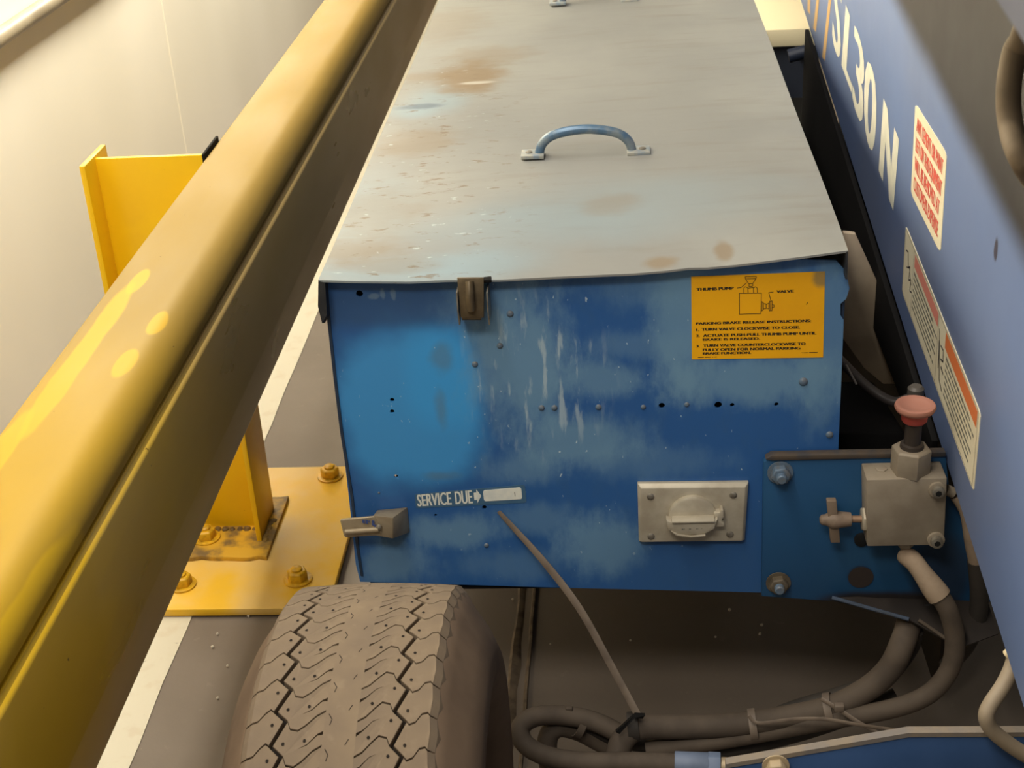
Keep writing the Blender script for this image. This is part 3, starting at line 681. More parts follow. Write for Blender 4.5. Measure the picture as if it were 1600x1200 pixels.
MB().lathe((pc_.x, 1.285, kz), (0, 0, 1), [(0, .0115), (.002, .0128), (.010, .0135), (.013, .0190), (.0165, .0205), (.0190, .0195), (.0198, .0165), (.0182, .0140), (.0178, .004)], 28).build('push_knob', m.done(), vv, smooth=50)
MB().lathe(topc(1377, 733) , (0, 0, 1), [(-.001, .0065), (.0012, .0065), (.0016, .005)], 6).build('plug', M_block, vv, .0004)
for px, py in ((1468, 768), (1466, 846)):
    p = onY(px - 4, py - 4, 1.268)
    b = MB().lathe(p, (0, -1, 0), [(0, .0088), (.003, .0088), (.0034, .0072)], 18).build('washer', M_block, vv)
    MB().lathe(p, (0, -1, 0), [(.003, .0062), (.009, .0062), (.0095, .005)], 14).build('cap_bolt', M_bolt_grey, b)
    MB().lathe(p, (0, -1, 0), [(.0093, .0034), (.0096, .0034)], 6).build('socket', M_hole, b)
# wing handle on its stem, to the left
ay = 1.284
n0 = onY(1352, 811, ay)
MB().lathe(n0 + Vector((.004, 0, 0)), (-1, 0, 0), [(0, .0135), (.007, .0135), (.008, .0120)], 6, phase=.3).build('stem_nut', M_steel_dusty, vv, .0006)
MB().tube([n0, onY(1320, 811, ay)], .0038, 12, 1).build('valve_stem', plain('brass_brown', (150, 120, 96), .45, .3), vv)
w0 = onY(1302, 812, ay)
hub = MB().lathe(w0 + Vector((.018, 0, 0)), (-1, 0, 0), [(0, .0075), (.010, .0085), (.014, .0095), (.020, .0095), (.026, .006), (.030, .0055), (.032, .003)], 18).build('wing_handle', plain('dusty_brown_handle', (136, 116, 98), .6, .1, (104, 90, 76), 60), vv, smooth=45)
wa, wb_ = onY(1298, 780, ay), onY(1304, 845, ay)
MB().hexa([wa + Vector((-.0045, -.004, 0)), wa + Vector((.0055, -.004, 0)), wb_ + Vector((.0055, -.004, 0)), wb_ + Vector((-.0045, -.004, 0)),
           wa + Vector((-.0045, .004, 0)), wa + Vector((.0055, .004, 0)), wb_ + Vector((.0055, .004, 0)), wb_ + Vector((-.0045, .004, 0))]).build('wing_bar', plain('dusty_brown_bar', (128, 110, 92), .6, .1), hub, .001)
# small fitting behind on the right
MB().tube([onY(1478, 765, 1.285), onY(1490, 770, 1.285)], .006, 10, 1).build('side_fitting', M_block, vv)
e = onY(1412, 862, 1.285)
MB().lathe((e.x, e.y, f4[2].z + .001), (0.15, 0, -1), [(0, .010), (.010, .010), (.012, .008)], 6).build('hose_fitting', M_block, vv, .0005)

# ------------------------------------------------------------------ hoses
def hose(label, pts, r, mat, name='hose', n=14, cat='hose', sub=8):
    mb = MB().tube(pts, r, n, sub); c = sum(mb.v, Vector()) / len(mb.v)
    return tag(mb.build(name, mat, origin=pts[0]), label, cat)
P = lambda px, py, y: onY(px, py, y)
# sleeve + hose leaving the valve downwards
h1 = thing('hydraulic_hose', 'dark hose with tan sleeve curving down from the valve block', 'hose', P(1415, 860, 1.285))
s1 = [P(1412, 866, 1.285), P(1428, 878, 1.272), P(1448, 905, 1.262), P(1468, 932, 1.255)]
MB().tube(s1, lambda t: .0092 + .0032 * t + .0006 * math.sin(9 * t), 14, 8).build('sleeve', M_tan_sleeve, h1)
MB().tube([P(1464, 926, 1.256), P(1482, 955, 1.25), P(1492, 1000, 1.245), P(1484, 1045, 1.24), P(1450, 1085, 1.235), P(1390, 1108, 1.23), P(1300, 1124, 1.23), P(1200, 1143, 1.235), P(1100, 1160, 1.235), P(1010, 1172, 1.235)], .0105, 14, 8).build('hose', M_rubber, h1)
hose('thick dark hose rising from bundle to the scraped under plate', [P(1425, 955, 1.30), P(1412, 1000, 1.26), P(1390, 1045, 1.25), P(1350, 1080, 1.245), P(1290, 1108, 1.24), P(1200, 1126, 1.24), P(1130, 1134, 1.24), P(1060, 1136, 1.24), P(1004, 1137, 1.238), P(978, 1150, 1.232), P(966, 1175, 1.222), P(966, 1205, 1.21)], .0135, M_rubber, name='hydraulic_hose')
hose('dark hose behind the thick one in the tied bundle', [P(1430, 985, 1.275), P(1420, 1015, 1.275), P(1380, 1060, 1.27), P(1300, 1090, 1.27), P(1240, 1108, 1.268), P(1150, 1142, 1.262), P(1060, 1158, 1.26), P(985, 1160, 1.26), P(930, 1140, 1.262), P(880, 1124, 1.262), P(850, 1128, 1.26)], .0095, M_rubber_dark, name='hydraulic_hose')
hose('loop of dusty hose lying lowest at bottom, ending in pale blue fitting', [P(975, 1150, 1.245), P(930, 1128, 1.25), P(880, 1118, 1.25), P(836, 1120, 1.245), P(813, 1138, 1.235), P(822, 1164, 1.222), P(860, 1183, 1.208), P(920, 1191, 1.20), P(990, 1191, 1.197), P(1060, 1193, 1.195)], .0110, M_rubber, name='hydraulic_hose')
hose('short inner hose loop inside the larger hose loop', [P(980, 1178, 1.262), P(940, 1160, 1.262), P(905, 1142, 1.26), P(875, 1136, 1.255), P(858, 1148, 1.25), P(855, 1175, 1.245), P(862, 1215, 1.24)], .0115, M_rubber, name='hydraulic_hose')
hose('thin dark hose lying under the tied bundle', [P(1000, 1186, 1.25), P(1080, 1178, 1.25), P(1160, 1168, 1.25), P(1240, 1150, 1.26), P(1330, 1120, 1.27), P(1400, 1085, 1.28)], .0080, M_rubber_dark, name='hydraulic_hose')
ft = thing('hose_fitting', 'pale blue hose fitting at end of the lowest hose loop', 'fitting', P(1090, 1192, 1.195))
MB().tube([P(1054, 1192, 1.195), P(1108, 1194, 1.193)], .0125, 16, 1).build('ferrule', plain('pale_blue_metal', (112, 124, 146), .6, 0, (92, 104, 124), 30), ft, .001)
MB().tube([P(1106, 1194, 1.193), P(1126, 1195, 1.192)], .0135, 6, 1).build('hex_end', plain('pale_blue_metal2', (108, 122, 146), .6, 0), ft, .001)
MB().tube([P(1126, 1196, 1.192), P(1150, 1197, 1.19)], .0090, 14, 1).build('brass_collar', plain('cream_collar', (172, 152, 122), .5, .2), ft, .001)
h5 = thing('hydraulic_hose', 'hose with tan upper sleeve dropping behind edge of lift arm', 'hose', P(1515, 800, 1.29))
MB().tube([P(1496, 772, 1.288), P(1512, 800, 1.286), P(1520, 850, 1.286), P(1527, 882, 1.286)], .0085, 12, 6).build('sleeve', M_tan_sleeve, h5)
MB().tube([P(1526, 876, 1.286), P(1530, 930, 1.287), P(1525, 975, 1.29), P(1508, 1010, 1.30), P(1480, 1040, 1.32)], .0098, 12, 6).build('hose', M_rubber_dark, h5)
h6 = thing('pale_hose', 'cream hose kinked beside the lift arm at lower right', 'hose', P(1580, 1020, 1.04))
MB().tube([P(1586, 1018, 1.06), P(1582, 1040, 1.055), P(1568, 1070, 1.045), P(1548, 1100, 1.035), P(1541, 1118, 1.03), P(1548, 1138, 1.03), P(1570, 1158, 1.03), P(1600, 1178, 1.03), P(1640, 1200, 1.03)], .0072, 14, 8).build('hose', plain('cream_hose', (160, 144, 122), .6, 0, (136, 120, 98), 25), h6)
MB().lathe(P(1577, 1020, 1.06), (.6, 0, .5), [(-.004, .004), (.003, .0055), (.010, .005), (.013, .002)], 12).build('hose_cap', plain('ivory_cap', (226, 206, 166), .6), h6)

# ties
def tie_ring(c, axis, r, name='loop', parent=None, mat=M_tie, w=.004):
    return MB().lathe(Vector(c) - Vector(axis).normalized() * w, axis, [(0, r), (0, r + .0015), (2 * w, r + .0015), (2 * w, r)], 22, caps=False).build(name, mat, parent)
t1 = thing('cable_tie', 'long tan strap hanging from the blue panel down to hose bundle', 'cable tie', P(780, 800, 1.305))
MB().tube([P(779, 799, 1.311), P(800, 822, 1.306), P(850, 878, 1.29), P(905, 950, 1.27), P(955, 1040, 1.25), P(996, 1116, 1.228)], lambda t: .0022 + .0022 * min(1, t * 2.2), 10, 8, flat=(0, 1, 0)).build('strap', M_tie, t1)
tie_ring(P(990, 1135, 1.238), (1, 0, .1), .0150, 'loop', t1, M_rubber_dark, .006)
MB().prism([P(962, 1144, 1.215), P(992, 1117, 1.222), P(1008, 1118, 1.222), P(1004, 1123, 1.222), P(992, 1122, 1.22), P(968, 1147, 1.215)], (0, .004, 0)).build('buckle', M_black, t1)
t2 = thing('cable_tie', 'tan cable tie crossing the bundle with long tail towards the chassis bar', 'cable tie', P(1300, 1100, 1.22))
tie_ring(P(1296, 1108, 1.24), (1, -.1, .3), .0165, 'loop', t2)
MB().tube([P(1283, 1092, 1.225), P(1310, 1108, 1.215), P(1340, 1128, 1.205), P(1372, 1146, 1.20)], .0028, 8, 6, flat=(0, 1, 0)).build('tail', M_tie, t2)
MB().box(*(lambda p: (p.x - .005, p.x + .005, p.y - .004, p.y + .004, p.z - .004, p.z + .004))(P(1311, 1105, 1.215))).build('buckle', M_tie, t2, .001)
t3 = thing('cable_tie', 'tan cable tie around middle of bundle with thin tail to the right', 'cable tie', P(1185, 1130, 1.22))
tie_ring(P(1176, 1132, 1.24), (1, 0, .12), .0160, 'loop', t3)
MB().tube([P(1170, 1118, 1.222), P(1186, 1130, 1.218), P(1240, 1124, 1.205), P(1290, 1124, 1.19), P(1350, 1134, 1.16), P(1405, 1142, 1.10)], .0022, 8, 6, flat=(0, 1, 0)).build('tail', M_tie, t3)
t4 = thing('cable_tie', 'thin dark cable tie around the back of hose loop at left', 'cable tie', P(905, 1128, 1.25))
tie_ring(P(906, 1131, 1.252), (1, 0, -.5), .0145, 'loop', t4, M_rubber)
MB().box(*(lambda p: (p.x - .004, p.x + .004, p.y - .003, p.y + .003, p.z - .004, p.z + .004))(P(889, 1109, 1.25))).build('buckle', M_rubber, t4, .001)

# ------------------------------------------------------------------ blue chassis bar, lower right
cb = thing('chassis_bar', 'blue chassis bar with dusty top edge below the hoses', 'chassis bar', P(1350, 1170, 1.06))
Yb = 1.05
tp = [P(1134, 1194, Yb), P(1134, 1194, Yb) * .7 + P(1420, 1145, Yb) * .3, P(1420, 1145, Yb), P(1620, 1144, Yb)]
bt = [Vector((p.x, Yb, .20)) for p in tp[::-1]]
MB().prism(tp + bt, (0, .006, 0)).build('web_plate', plain('chassis_blue', (62, 92, 138), .45, 0, (52, 82, 126), 12), cb, .001)
MB().loft([[p + Vector((0, -.0015, -.004)), p + Vector((0, -.0015, .0012)), p + Vector((0, .007, .0015)), p + Vector((0, .007, -.004))] for p in tp]).build('top_flange', plain('dusty_bar_edge', (138, 124, 106), .7, 0, (116, 112, 112), 40), cb)
hexbolt(P(1212, 1196, 1.045), (0, -1, 0), .010, .010, plain('cream_bolt', (176, 156, 124), .6), cb)
ax = thing('axle_beam', 'dark axle beam running from the wheel hub under the chassis bar', 'axle', (.2, .963, .25))
MB().lathe((-.16, .963, .25), (1, 0, 0), [(0, .032), (.62, .032)], 20).build('axle_tube', M_black, ax)
MB().lathe((-.155, .963, .25), (1, 0, 0), [(0, .05), (.02, .05), (.03, .04)], 20).build('axle_flange', M_black, ax)

# ------------------------------------------------------------------ lift arm with lettering and stickers
XA = .335
arm = thing('lift_arm', 'blue lift arm with white lettering, red notice and long cream label', 'lift arm', (XA, 1.6, .5))
m = Mat('arm_blue', lin((112, 135, 184)), .36, 0, .5)
o = m.sep(); w = m.noise(5, 3)
m.mix(m.step(m.noise(4, 3, (1, .5, 1)), .35, .7), lin((116, 130, 166)), .7)
m.mix(m.step(m.noise(2.2, 2, (1, 1, .4), off=4), .5, .75), lin((126, 132, 150)), .5)
# platform's shade painted into the upper part as dark brown with a soft edge
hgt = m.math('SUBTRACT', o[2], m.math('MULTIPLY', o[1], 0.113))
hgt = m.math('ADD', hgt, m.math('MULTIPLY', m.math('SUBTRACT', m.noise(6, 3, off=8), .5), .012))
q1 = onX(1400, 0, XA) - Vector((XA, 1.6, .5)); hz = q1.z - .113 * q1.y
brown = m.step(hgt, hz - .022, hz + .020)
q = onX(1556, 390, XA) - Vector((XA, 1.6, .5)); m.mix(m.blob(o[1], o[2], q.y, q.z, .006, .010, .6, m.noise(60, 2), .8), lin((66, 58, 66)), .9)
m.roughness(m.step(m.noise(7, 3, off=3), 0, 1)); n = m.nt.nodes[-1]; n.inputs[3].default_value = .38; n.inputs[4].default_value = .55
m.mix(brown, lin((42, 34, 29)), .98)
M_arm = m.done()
e0, e1 = onX(1255, 15, XA), onX(1590, 1080, XA)
de = e1 - e0
A0 = e0 - de * .25; A1 = e1 + de * .7
H_ = Vector((0, 0, .70))
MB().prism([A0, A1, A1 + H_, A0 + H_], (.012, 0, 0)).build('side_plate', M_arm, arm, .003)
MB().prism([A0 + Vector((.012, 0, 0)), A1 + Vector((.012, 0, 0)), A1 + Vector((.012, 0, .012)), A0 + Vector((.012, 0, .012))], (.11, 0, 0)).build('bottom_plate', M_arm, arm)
OX = (-.0003, 0, 0)
def xq(*pts): return quad_fn([onX(px, py, XA) for px, py in pts])
M_let = plain('cream_lettering', (226, 222, 204), .5, 0, (204, 204, 192), 40)
for ch, bo, pts in (('N', .10, ((1383, 156), (1403, 210), (1394, 325), (1375, 272))), ('0', .08, ((1354, 80), (1371, 128), (1365, 250), (1350, 204))),
                    ('3', .08, ((1336, 35), (1351, 80), (1347, 203), (1333, 160))), ('L', .17, ((1324, 10), (1335, 42), (1329, 141), (1317, 108))),
                    ('S', .08, ((1305, -56), (1316, -22), (1312, 99), (1301, 66)))):
    mb = MB(); add_text(mb, ch, xq(*pts), 0, 1, .01, .99, OX, bold=bo); mb.build('painted_letter', M_let, arm, smooth=0)
M_stripe = plain('tan_stripe', (206, 168, 112), .5)
for a, b in (((1298, -10), (1287, 95)), ((1279, -10), (1273, 50)), ((1264, -10), (1264, 23))):
    MB().prism([onX(a[0] - 2, a[1], XA), onX(a[0] + 2, a[1], XA), onX(b[0] + 2, b[1], XA), onX(b[0] - 2, b[1] - 6, XA)], OX).build('painted_stripe', M_stripe, arm, smooth=0)
M_cream = plain('cream_sticker', (232, 222, 192), .5, 0, (222, 208, 176), 18)
fn = xq((1431, 161), (1480, 240), (1470, 396), (1424, 302))
st1 = MB().prism(rounded_quad(fn, .10, 4, .45), (-.0006, 0, 0)).build('notice_sticker', M_cream, arm, smooth=0)
tm = MB(); O6 = (-.0009, 0, 0)
for i, body in enumerate(('ANY CEMENT OR PAINT', 'LEFT ON THIS EQUIPMENT', 'WILL BE REMOVED AT', 'CUSTOMERS EXPENSE')):
    tm = MB(); t0 = .10 + .215 * i; add_text(tm, body, fn, .09, .93 if i in (1, 0) else .90, t0, t0 + .155, O6, bold=.004)
    tm.build('printed_line', M_red_print, st1, smooth=0)['kind'] = 'stuff'
fn = xq((1416, 352), (1533, 646), (1522, 769), (1410, 456))
st2 = MB().prism(rounded_quad(fn, .035, 4, 1.2), (-.0006, 0, 0)).build('warning_label', M_cream, arm, smooth=0)
def rect(mb, s0, s1, t0, t1, o=O6): mb.add([fn(s0, t0) + Vector(o), fn(s1, t0) + Vector(o), fn(s1, t1) + Vector(o), fn(s0, t1) + Vector(o)], [(0, 1, 2, 3)])
mb = MB(); rect(mb, .16, .50, .06, .24); mb.build('header_band', M_pink_print, st2, smooth=0)
mb = MB(); rect(mb, .60, .975, .05, .26); mb.build('header_band', M_orange_print, st2, smooth=0)
mb = MB()
for s0, s1, t0, n_ in ((.16, .50, .30, 7), (.62, .96, .32, 7)):
    for i in range(n_):
        t = t0 + i * .083; s = s0
        e_ = s1 - random.uniform(0, .06)
        while s < e_:
            wd = random.uniform(.015, .045); rect(mb, s, min(s + wd, e_), t, t + (.035 if i else .045)); s += wd + .007
mb.build('printed_lines', M_grey_print, st2, smooth=0)['kind'] = 'stuff'
mb = MB()
def strokes(pts, wdt, o=O6):
    for a, b in zip(pts, pts[1:]): bar(mb, fn(*a), fn(*b), wdt, o)
strokes([(.03, .30), (.06, .25), (.075, .45), (.10, .38), (.09, .60), (.12, .52), (.115, .70), (.14, .66)], .0016)
strokes([(.05, .5), (.09, .42), (.13, .58)], .0012)
strokes([(.525, .20), (.545, .55), (.56, .80), (.60, .86)], .0024); strokes([(.55, .36), (.585, .34), (.59, .48), (.56, .52)], .002); strokes([(.57, .60), (.60, .62)], .003)
strokes([(.53, .35), (.54, .7)], .002)
strokes([(.008, .03), (.985, .03), (.985, .97), (.008, .97), (.008, .03)], .0006); strokes([(.51, .03), (.51, .97)], .0006); strokes([(.145, .03), (.145, .97)], .0006)
mb.build('printed_pictogram', plain('soft_black_print', (58, 54, 56), .6), st2, smooth=0)['kind'] = 'stuff'

# work platform above the arm (shades the arm's upper side)
wp = thing('work_platform', 'blue platform edge above the lift arm at upper right corner', 'platform', onX(1580, 40, .125))
XP = .125
a = onX(1555, 0, XP); b = onX(1600, 70, XP); dv = (b - a)
a2 = a - dv * 50; b2 = b + dv * 5
MB().prism([a2 + Vector((.004, 0, 0)), b2 + Vector((.004, 0, 0)), b2 + Vector((1.2, 0, 0)), a2 + Vector((1.2, 0, 0))], (0, 0, .008)).build('deck', M_black, wp)
MB().prism([a2, b2, b2 + Vector((.003, 0, 0)), a2 + Vector((.003, 0, 0))], (0, 0, .12)).build('toe_plate', plain('platform_blue', (116, 120, 138), .5, 0, (104, 110, 130), 10), wp, .001)
hose('thick dark hose hanging in front of lift arm at upper right', [Vector((.29, .92, 1.19)), Vector((.275, .93, 1.12)), onX(1606, 30, .255), onX(1586, 80, .25), onX(1576, 140, .245), onX(1580, 200, .245), onX(1598, 250, .245), onX(1634, 306, .27), Vector((.315, .80, .845)), Vector((.333, .77, .835))], .0078, plain('lit_hose_rubber', (140, 124, 104), .7, 0, (110, 96, 80), 20, spec=.3), name='platform_hose')  # rubber colour lightened to stand in for light lost under the deck

# ------------------------------------------------------------------ dark parts in the gap between box and arm
bb = thing('chassis_rail', 'black chassis rail in the gap between box and lift arm', 'chassis rail', (.33, 2.0, .3))
k0, k1 = onX(1238, 95, .325), onX(1418, 575, .325)
dk = k1 - k0
kk = []
for t, dz in ((.06, .40), (.50, .10), (.78, .04)):
    q = e0 + de * t; kk.append((Vector((.327, q.y, q.z + .002)), dz))
MB().prism([k for k, _ in kk] + [k - Vector((0, 0, dz)) for k, dz in kk[::-1]], (.007, 0, 0)).build('rail', M_black, bb, .001)
kk = [e0 + de * .06, e0 + de * .70]
MB().prism([Vector((.392, k.y, k.z - .004)) for k in kk] + [Vector((.392, k.y, .02)) for k in kk[::-1]], (.008, 0, 0)).build('added_gap_backing', plain('added_gap_backing_brown', (40, 33, 28), .8, 0, (32, 27, 24), 14, spec=.2), bb)  # dark sheet added to hide the bright floor below the arm
MB().box(.236, .40, 2.35, 2.8, .05, .40).build('cross_plate', M_black, bb)
MB().tube([onY(1232, 88, 2.5), onY(1262, 80, 2.5)], .012, 10, 1).build('end_bar', plain('dark_blue_bar', (40, 48, 66), .5), bb)
tpn = thing('tan_guard_plate', 'dusty tan plate seen in gap right of the blue box', 'guard plate', onY(1370, 480, 1.75))
MB().prism([onY(px, py, 1.70) for px, py in ((1318, 364), (1337, 366), (1425, 560), (1400, 600), (1380, 600), (1350, 575), (1318, 530), (1305, 440))], (0, .01, 0)).build('plate', plain('tan_dusty_plate', (186, 168, 144), .6, 0, (150, 134, 114), 14), tpn, .001)
wc = thing('white_crate', 'white box top beyond the lid beside the lift arm', 'box', onY(1220, 30, 2.9))
a = onY(1165, 48, 2.85); b = onY(1268, 45, 2.85)
MB().box(a.x - .05, b.x + .04, 2.85, 3.45, a.z - .035, a.z).build('crate_top', plain('cream_white', (240, 228, 192), .5), wc, .003)
MB().box(a.x - .03, b.x + .02, 2.87, 3.43, 0, a.z - .035).build('crate_body', plain('dark_navy', (36, 42, 56), .5), wc, .003)
p = onY(1250, 75, 2.84)
MB().prism([onY(1240, 66, 2.862), onY(1264, 64, 2.862), onY(1254, 92, 2.862), onY(1248, 92, 2.862)], (0, -.006, 0)).build('bracket', plain('grey_bracket', (120, 112, 108), .5), wc)
hose('black cable looping in gap between box and valve', [onY(1310, 560, 1.45), onY(1345, 595, 1.44), onY(1375, 618, 1.43), onY(1400, 628, 1.42), onY(1430, 622, 1.42), onY(1460, 640, 1.42)], .0055, plain('grey_cable', (62, 56, 54), .5), name='cable', cat='cable')
hose('thin grey wire hanging right of the blue box', [onY(1322, 570, 1.40), onY(1330, 585, 1.40), onY(1338, 600, 1.40)], .0012, plain('grey_wire', (130, 124, 118), .5), name='wire', cat='wire')
dkb = thing('hydraulic_tank', 'black tank block behind the valve and red knob', 'tank', (.32, 1.55, .25))
MB().prism([(.235, 1.40, .30), (.235, 1.60, .30), (.235, 1.60, .40), (.235, 1.40, .44)], (.078, 0, 0)).build('tank_body', M_black, dkb, .006)
MB().lathe(onY(1430, 622, 1.40), (0, 0, 1), [(-.03, .009), (.012, .009), (.015, .006)], 14).build('tank_cap', plain('grey_cap', (84, 78, 72), .5), dkb)

# ------------------------------------------------------------------ wheel
RW = .25; WX = -.226; WY = .963
CW = Vector((WX, WY, RW))
wheel = thing('wheel', 'dusty rubber wheel with zigzag tread in front of blue box', 'wheel', CW)
m = Mat('dusty_tread', lin((128, 111, 90)), .8, 0, .25)
m.mix(m.step(m.noise(10, 4), .38, .68), lin((108, 94, 80)), .8); m.mix(m.step(m.noise(70, 3, off=3), .55, .75), lin((136, 120, 100)), .4)
m.bump(m.noise(240, 3), .0005, .4); M_tread = m.done()
M_groove = plain('groove_rubber', (34, 29, 25), .9, 0, (46, 39, 33), 30, spec=.2)
M_side = plain('dusty_sidewall', (114, 95, 77), .8, 0, (92, 76, 62), 14, spec=.2)
def wring(prof, n=104):
    return [[CW + Vector((u, r * math.sin(2 * math.pi * k / n), r * math.cos(2 * math.pi * k / n))) for u, r in prof] for k in range(n)]
def wheel_lathe(prof, n=104):
    rings = wring(prof, n); mb = MB(); rings.append(rings[0]); mb.loft(rings, caps=False, closed=False); return mb
DEP = .0060
def Rc(u): return RW - .0030 * (u / .072) ** 2
grv = [(-.0735, RW - .014)] + [(u, Rc(u) - DEP) for u in (-.072, -.055, -.035, -.012)] + [(u, Rc(u) - DEP) for u in (.012, .035, .055, .072)] + [(.0735, RW - .014)]
tire = wheel_lathe(grv).build('tire', M_groove, wheel)
sw = lambda s: [(s * .0700, RW - .008), (s * .0765, RW - .010), (s * .084, RW - .022), (s * .097, RW - .040), (s * .107, RW - .060), (s * .109, RW - .078), (s * .101, RW - .098), (s * .088, RW - .108), (s * .078, RW - .112)]
wheel_lathe(sw(-1)).build('sidewall', M_side, tire, smooth=60)
wheel_lathe(sw(1)).build('sidewall', M_side, tire, smooth=60)
wheel_lathe([(-.0124, Rc(0) - DEP), (-.0124, Rc(.0124)), (-.004, Rc(0) + .0001), (.006, Rc(0)), (.0139, Rc(.0139)), (.0139, Rc(0) - DEP)]).build('centre_rib', M_tread, tire, smooth=50)
NP = 52; PV = 2 * math.pi * RW / NP
def wpos(u, v, dr=0.0):
    r = Rc(u) + dr; a = v / RW
    return CW + Vector((u, r * math.sin(a), r * math.cos(a)))
def block(poly, holes, name, outer=None):
    """raised tread block; poly in (u across, v along) metres; pin holes are flat dark discs, their shade put into the colour"""
    mb = MB(); n = len(poly)
    ctr = (sum(p[0] for p in poly) / n, sum(p[1] for p in poly) / n)
    top = [wpos(u + (ctr[0] - u) * .02, v + (ctr[1] - v) * .02) for u, v in poly]
    mid = [wpos(u, v, -.0006) for u, v in poly]; bot = [wpos(u, v, -DEP - .001) for u, v in poly]
    mb.add(top + mid + bot, [tuple(range(n))] + [(i, n + i, n + (i + 1) % n, (i + 1) % n) for i in range(n)] + [(n + i, 2 * n + i, 2 * n + (i + 1) % n, n + (i + 1) % n) for i in range(n)])
    if outer:
        i0, i1, s = outer
        idx = list(range(i0, i1 + 1)); a = [mid[i] for i in idx]
        b = [wpos(poly[i][0] + s * .0050, poly[i][1], -.0060) for i in idx]; c = [wpos(poly[i][0] + s * .0105, poly[i][1], -.0185) for i in idx]
        k = len(idx); mb.add(a + b + c, [(j, j + 1, k + j + 1, k + j) for j in range(k - 1)] + [(k + j, k + j + 1, 2 * k + j + 1, 2 * k + j) for j in range(k - 1)])
    mb.cur = 1
    for u, v in holes:  # flat disc on the block, dark colour in place of a shaded hole
        mb.add([wpos(u +   .0014 * math.cos(k * math.pi / 3), v + .0017 * math.sin(k * math.pi / 3), .00012) for k in range(6)], [tuple(range(6))])
    ob = mb.build(name, [M_tread, M_groove], tire, smooth=0, origin=CW)
    for k in range(1, NP):
        c = ob.copy(); COL.objects.link(c); c.parent = tire; c.location = ob.location; c.rotation_euler = (-k * PV / RW, 0, 0)
g = .0013    # half groove
sl = .0007  # half slit
P_ = PV
VL = -.0172  # v of the left-turn vertex of both grooves
VR = VL + P_ * .70   # right-turn vertex, further from the camera
# left shoulder: its slit leaves the groove at the left vertex
slitL = [(-.0535, 0), (-.0575, .0022), (-.0615, -.0015), (-.0665, -.0085), (-.0720, -.0105)]
lo = [(u, VL + v + sl) for u, v in slitL]; hi = [(u, VL + P_ + v - sl) for u, v in slitL]
block([(lo[0][0] - g, lo[0][1])] + lo[1:] + [(-.0724, VL + P_ * .5 - .010)] + hi[::-1][:-1] + [(hi[0][0] - g, hi[0][1]), (-.0440 - g * 1.4, VR)], [(-.0545, VL + P_ * .60)], 'shoulder_block', (4, 6, -1))
# left inner block: hook slit from right vertex, diagonal sipe from the centre
slitM = [(-.0440, 0), (-.0395, -.0070), (-.0330, -.0085), (-.0270, -.0040), (-.0190, .0045), (-.0120, .0090)]
lo = [(u, VR - P_ + v + sl) for u, v in slitM]; hi = [(u, VR + v - sl) for u, v in slitM]
dg_ = [(-.0120, VR - P_ + .0216), (-.0165, VR - P_ + .0190), (-.0245, VR - P_ + .0100), (-.0320, VR - P_ + .0058)]
dgb = [(-.0120, VR - P_ + .0182), (-.0165, VR - P_ + .0174), (-.0240, VR - P_ + .0092), (-.0320, VR - P_ + .0053)]
block([(lo[0][0] + g * 1.2, lo[0][1])] + lo[1:] + dgb[:-1] + [dg_[-1]] + dg_[::-1][1:] + hi[::-1][:-1] + [(hi[0][0] + g * 1.2, hi[0][1]), (-.0535 + g * 1.4, VL)], [(-.0435, VL + .0016), (-.0265, VL + .0040)], 'tread_block')
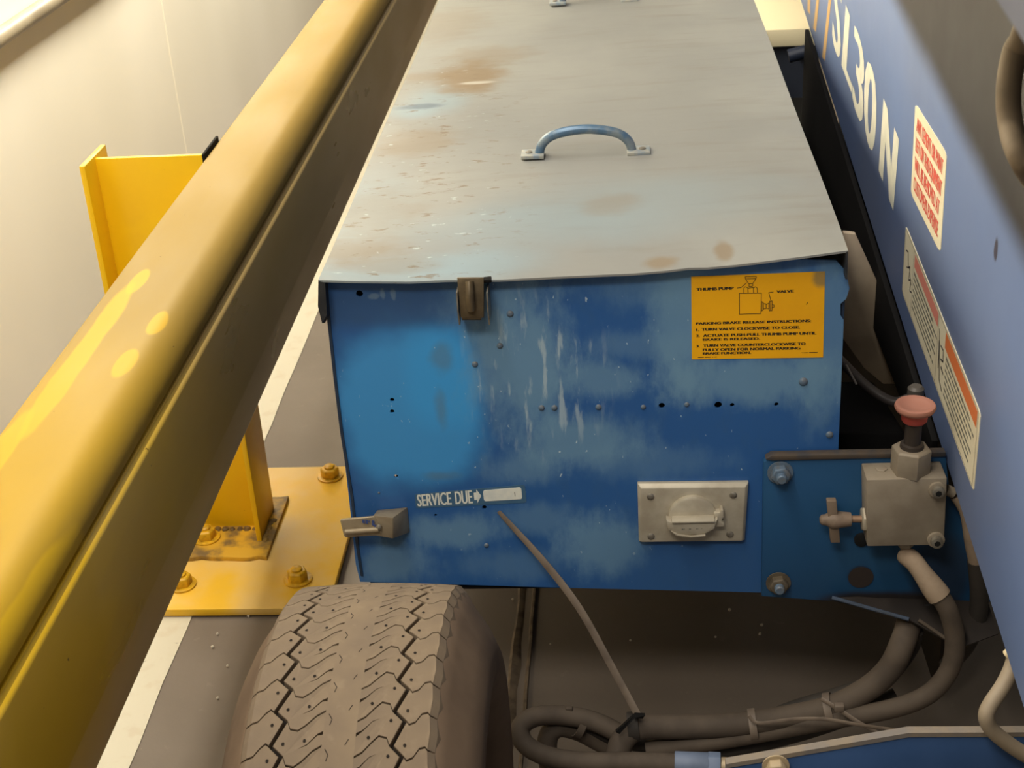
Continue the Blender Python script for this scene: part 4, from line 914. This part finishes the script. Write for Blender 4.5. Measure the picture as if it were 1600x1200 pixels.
# right inner block
slitR = [(.0425, 0), (.0385, .0065), (.0320, .0080), (.0265, .0020), (.0200, -.0060), (.0135, -.0100)]
lo = [(u, VL + v + sl) for u, v in slitR]; hi = [(u, VL + P_ + v - sl) for u, v in slitR]
da = [(.0135, VL + .0102), (.0185, VL + .0128), (.0260, VL + .0210), (.0320, VL + .0235)]
db = [(.0135, VL + .0068), (.0185, VL + .0113), (.0260, VL + .0202), (.0320, VL + .0230)]
block([(lo[0][0] - g, lo[0][1])] + lo[1:] + db[:-1] + [da[-1]] + da[::-1][1:] + hi[::-1][:-1] + [(hi[0][0] - g, hi[0][1]), (.0515 - g * 1.4, VR)], [(.0405, VL + .0215), (.0240, VL + .0065)], 'tread_block')
# right shoulder
slitS = [(.0515, 0), (.0550, -.0030), (.0600, -.0005), (.0645, .0070), (.0690, .0085), (.0710, .0060)]
lo = [(u, VR - P_ + v + sl) for u, v in slitS]; hi = [(u, VR + v - sl) for u, v in slitS]
block([(lo[0][0] + g, lo[0][1])] + lo[1:] + [(.0722, VR - P_ + .021)] + hi[::-1][:-1] + [(hi[0][0] + g, hi[0][1]), (.0425 + g * 1.4, VL)], [(.0530, VL + .0005)], 'shoulder_block', (5, 7, 1))
# small worn sipes on the centre rib
sp_ = MB()
for k in range(NP):
    v = k * P_ + .004
    for pts in (((-.0095, v + .006), (-.0065, v + .001), (-.0078, v - .004)), ((.0085, v + .014), (.0060, v + .009))):
        for a, b in zip(pts, pts[1:]): 
            p, q = wpos(*a, .00015), wpos(*b, .00015); t = (q - p).normalized(); nn = t.cross((p - CW - Vector((p.x - CW.x, 0, 0))).normalized()) * .00035
            sp_.add([p + nn, q + nn, q - nn, p - nn], [(0, 1, 2, 3)])
so = sp_.build('worn_sipes', M_groove, tire, smooth=0); so['kind'] = 'stuff'
M_rim = plain('dark_rim', (46, 38, 34), .6, .2, (70, 54, 44), 20)
rim = wheel_lathe([(-.080, .142), (-.075, .128), (.02, .120), (.03, .06), (.03, .004)], 48).build('rim', M_rim, wheel)
wheel_lathe([(.080, .142), (.075, .128), (.031, .120)], 48).build('rim_flange', M_rim, rim)
MB().lathe(CW + Vector((.03, 0, 0)), (1, 0, 0), [(0, .04), (.03, .038), (.034, .03)], 20).build('hub', M_black, rim)
for k in range(5):
    a = 2 * math.pi * k / 5; MB().lathe(CW + Vector((.03, .07 * math.sin(a), .07 * math.cos(a))), (1, 0, 0), [(0, .010), (.012, .010), (.014, .007)], 6).build('lug_nut', M_bolt_grey, rim)
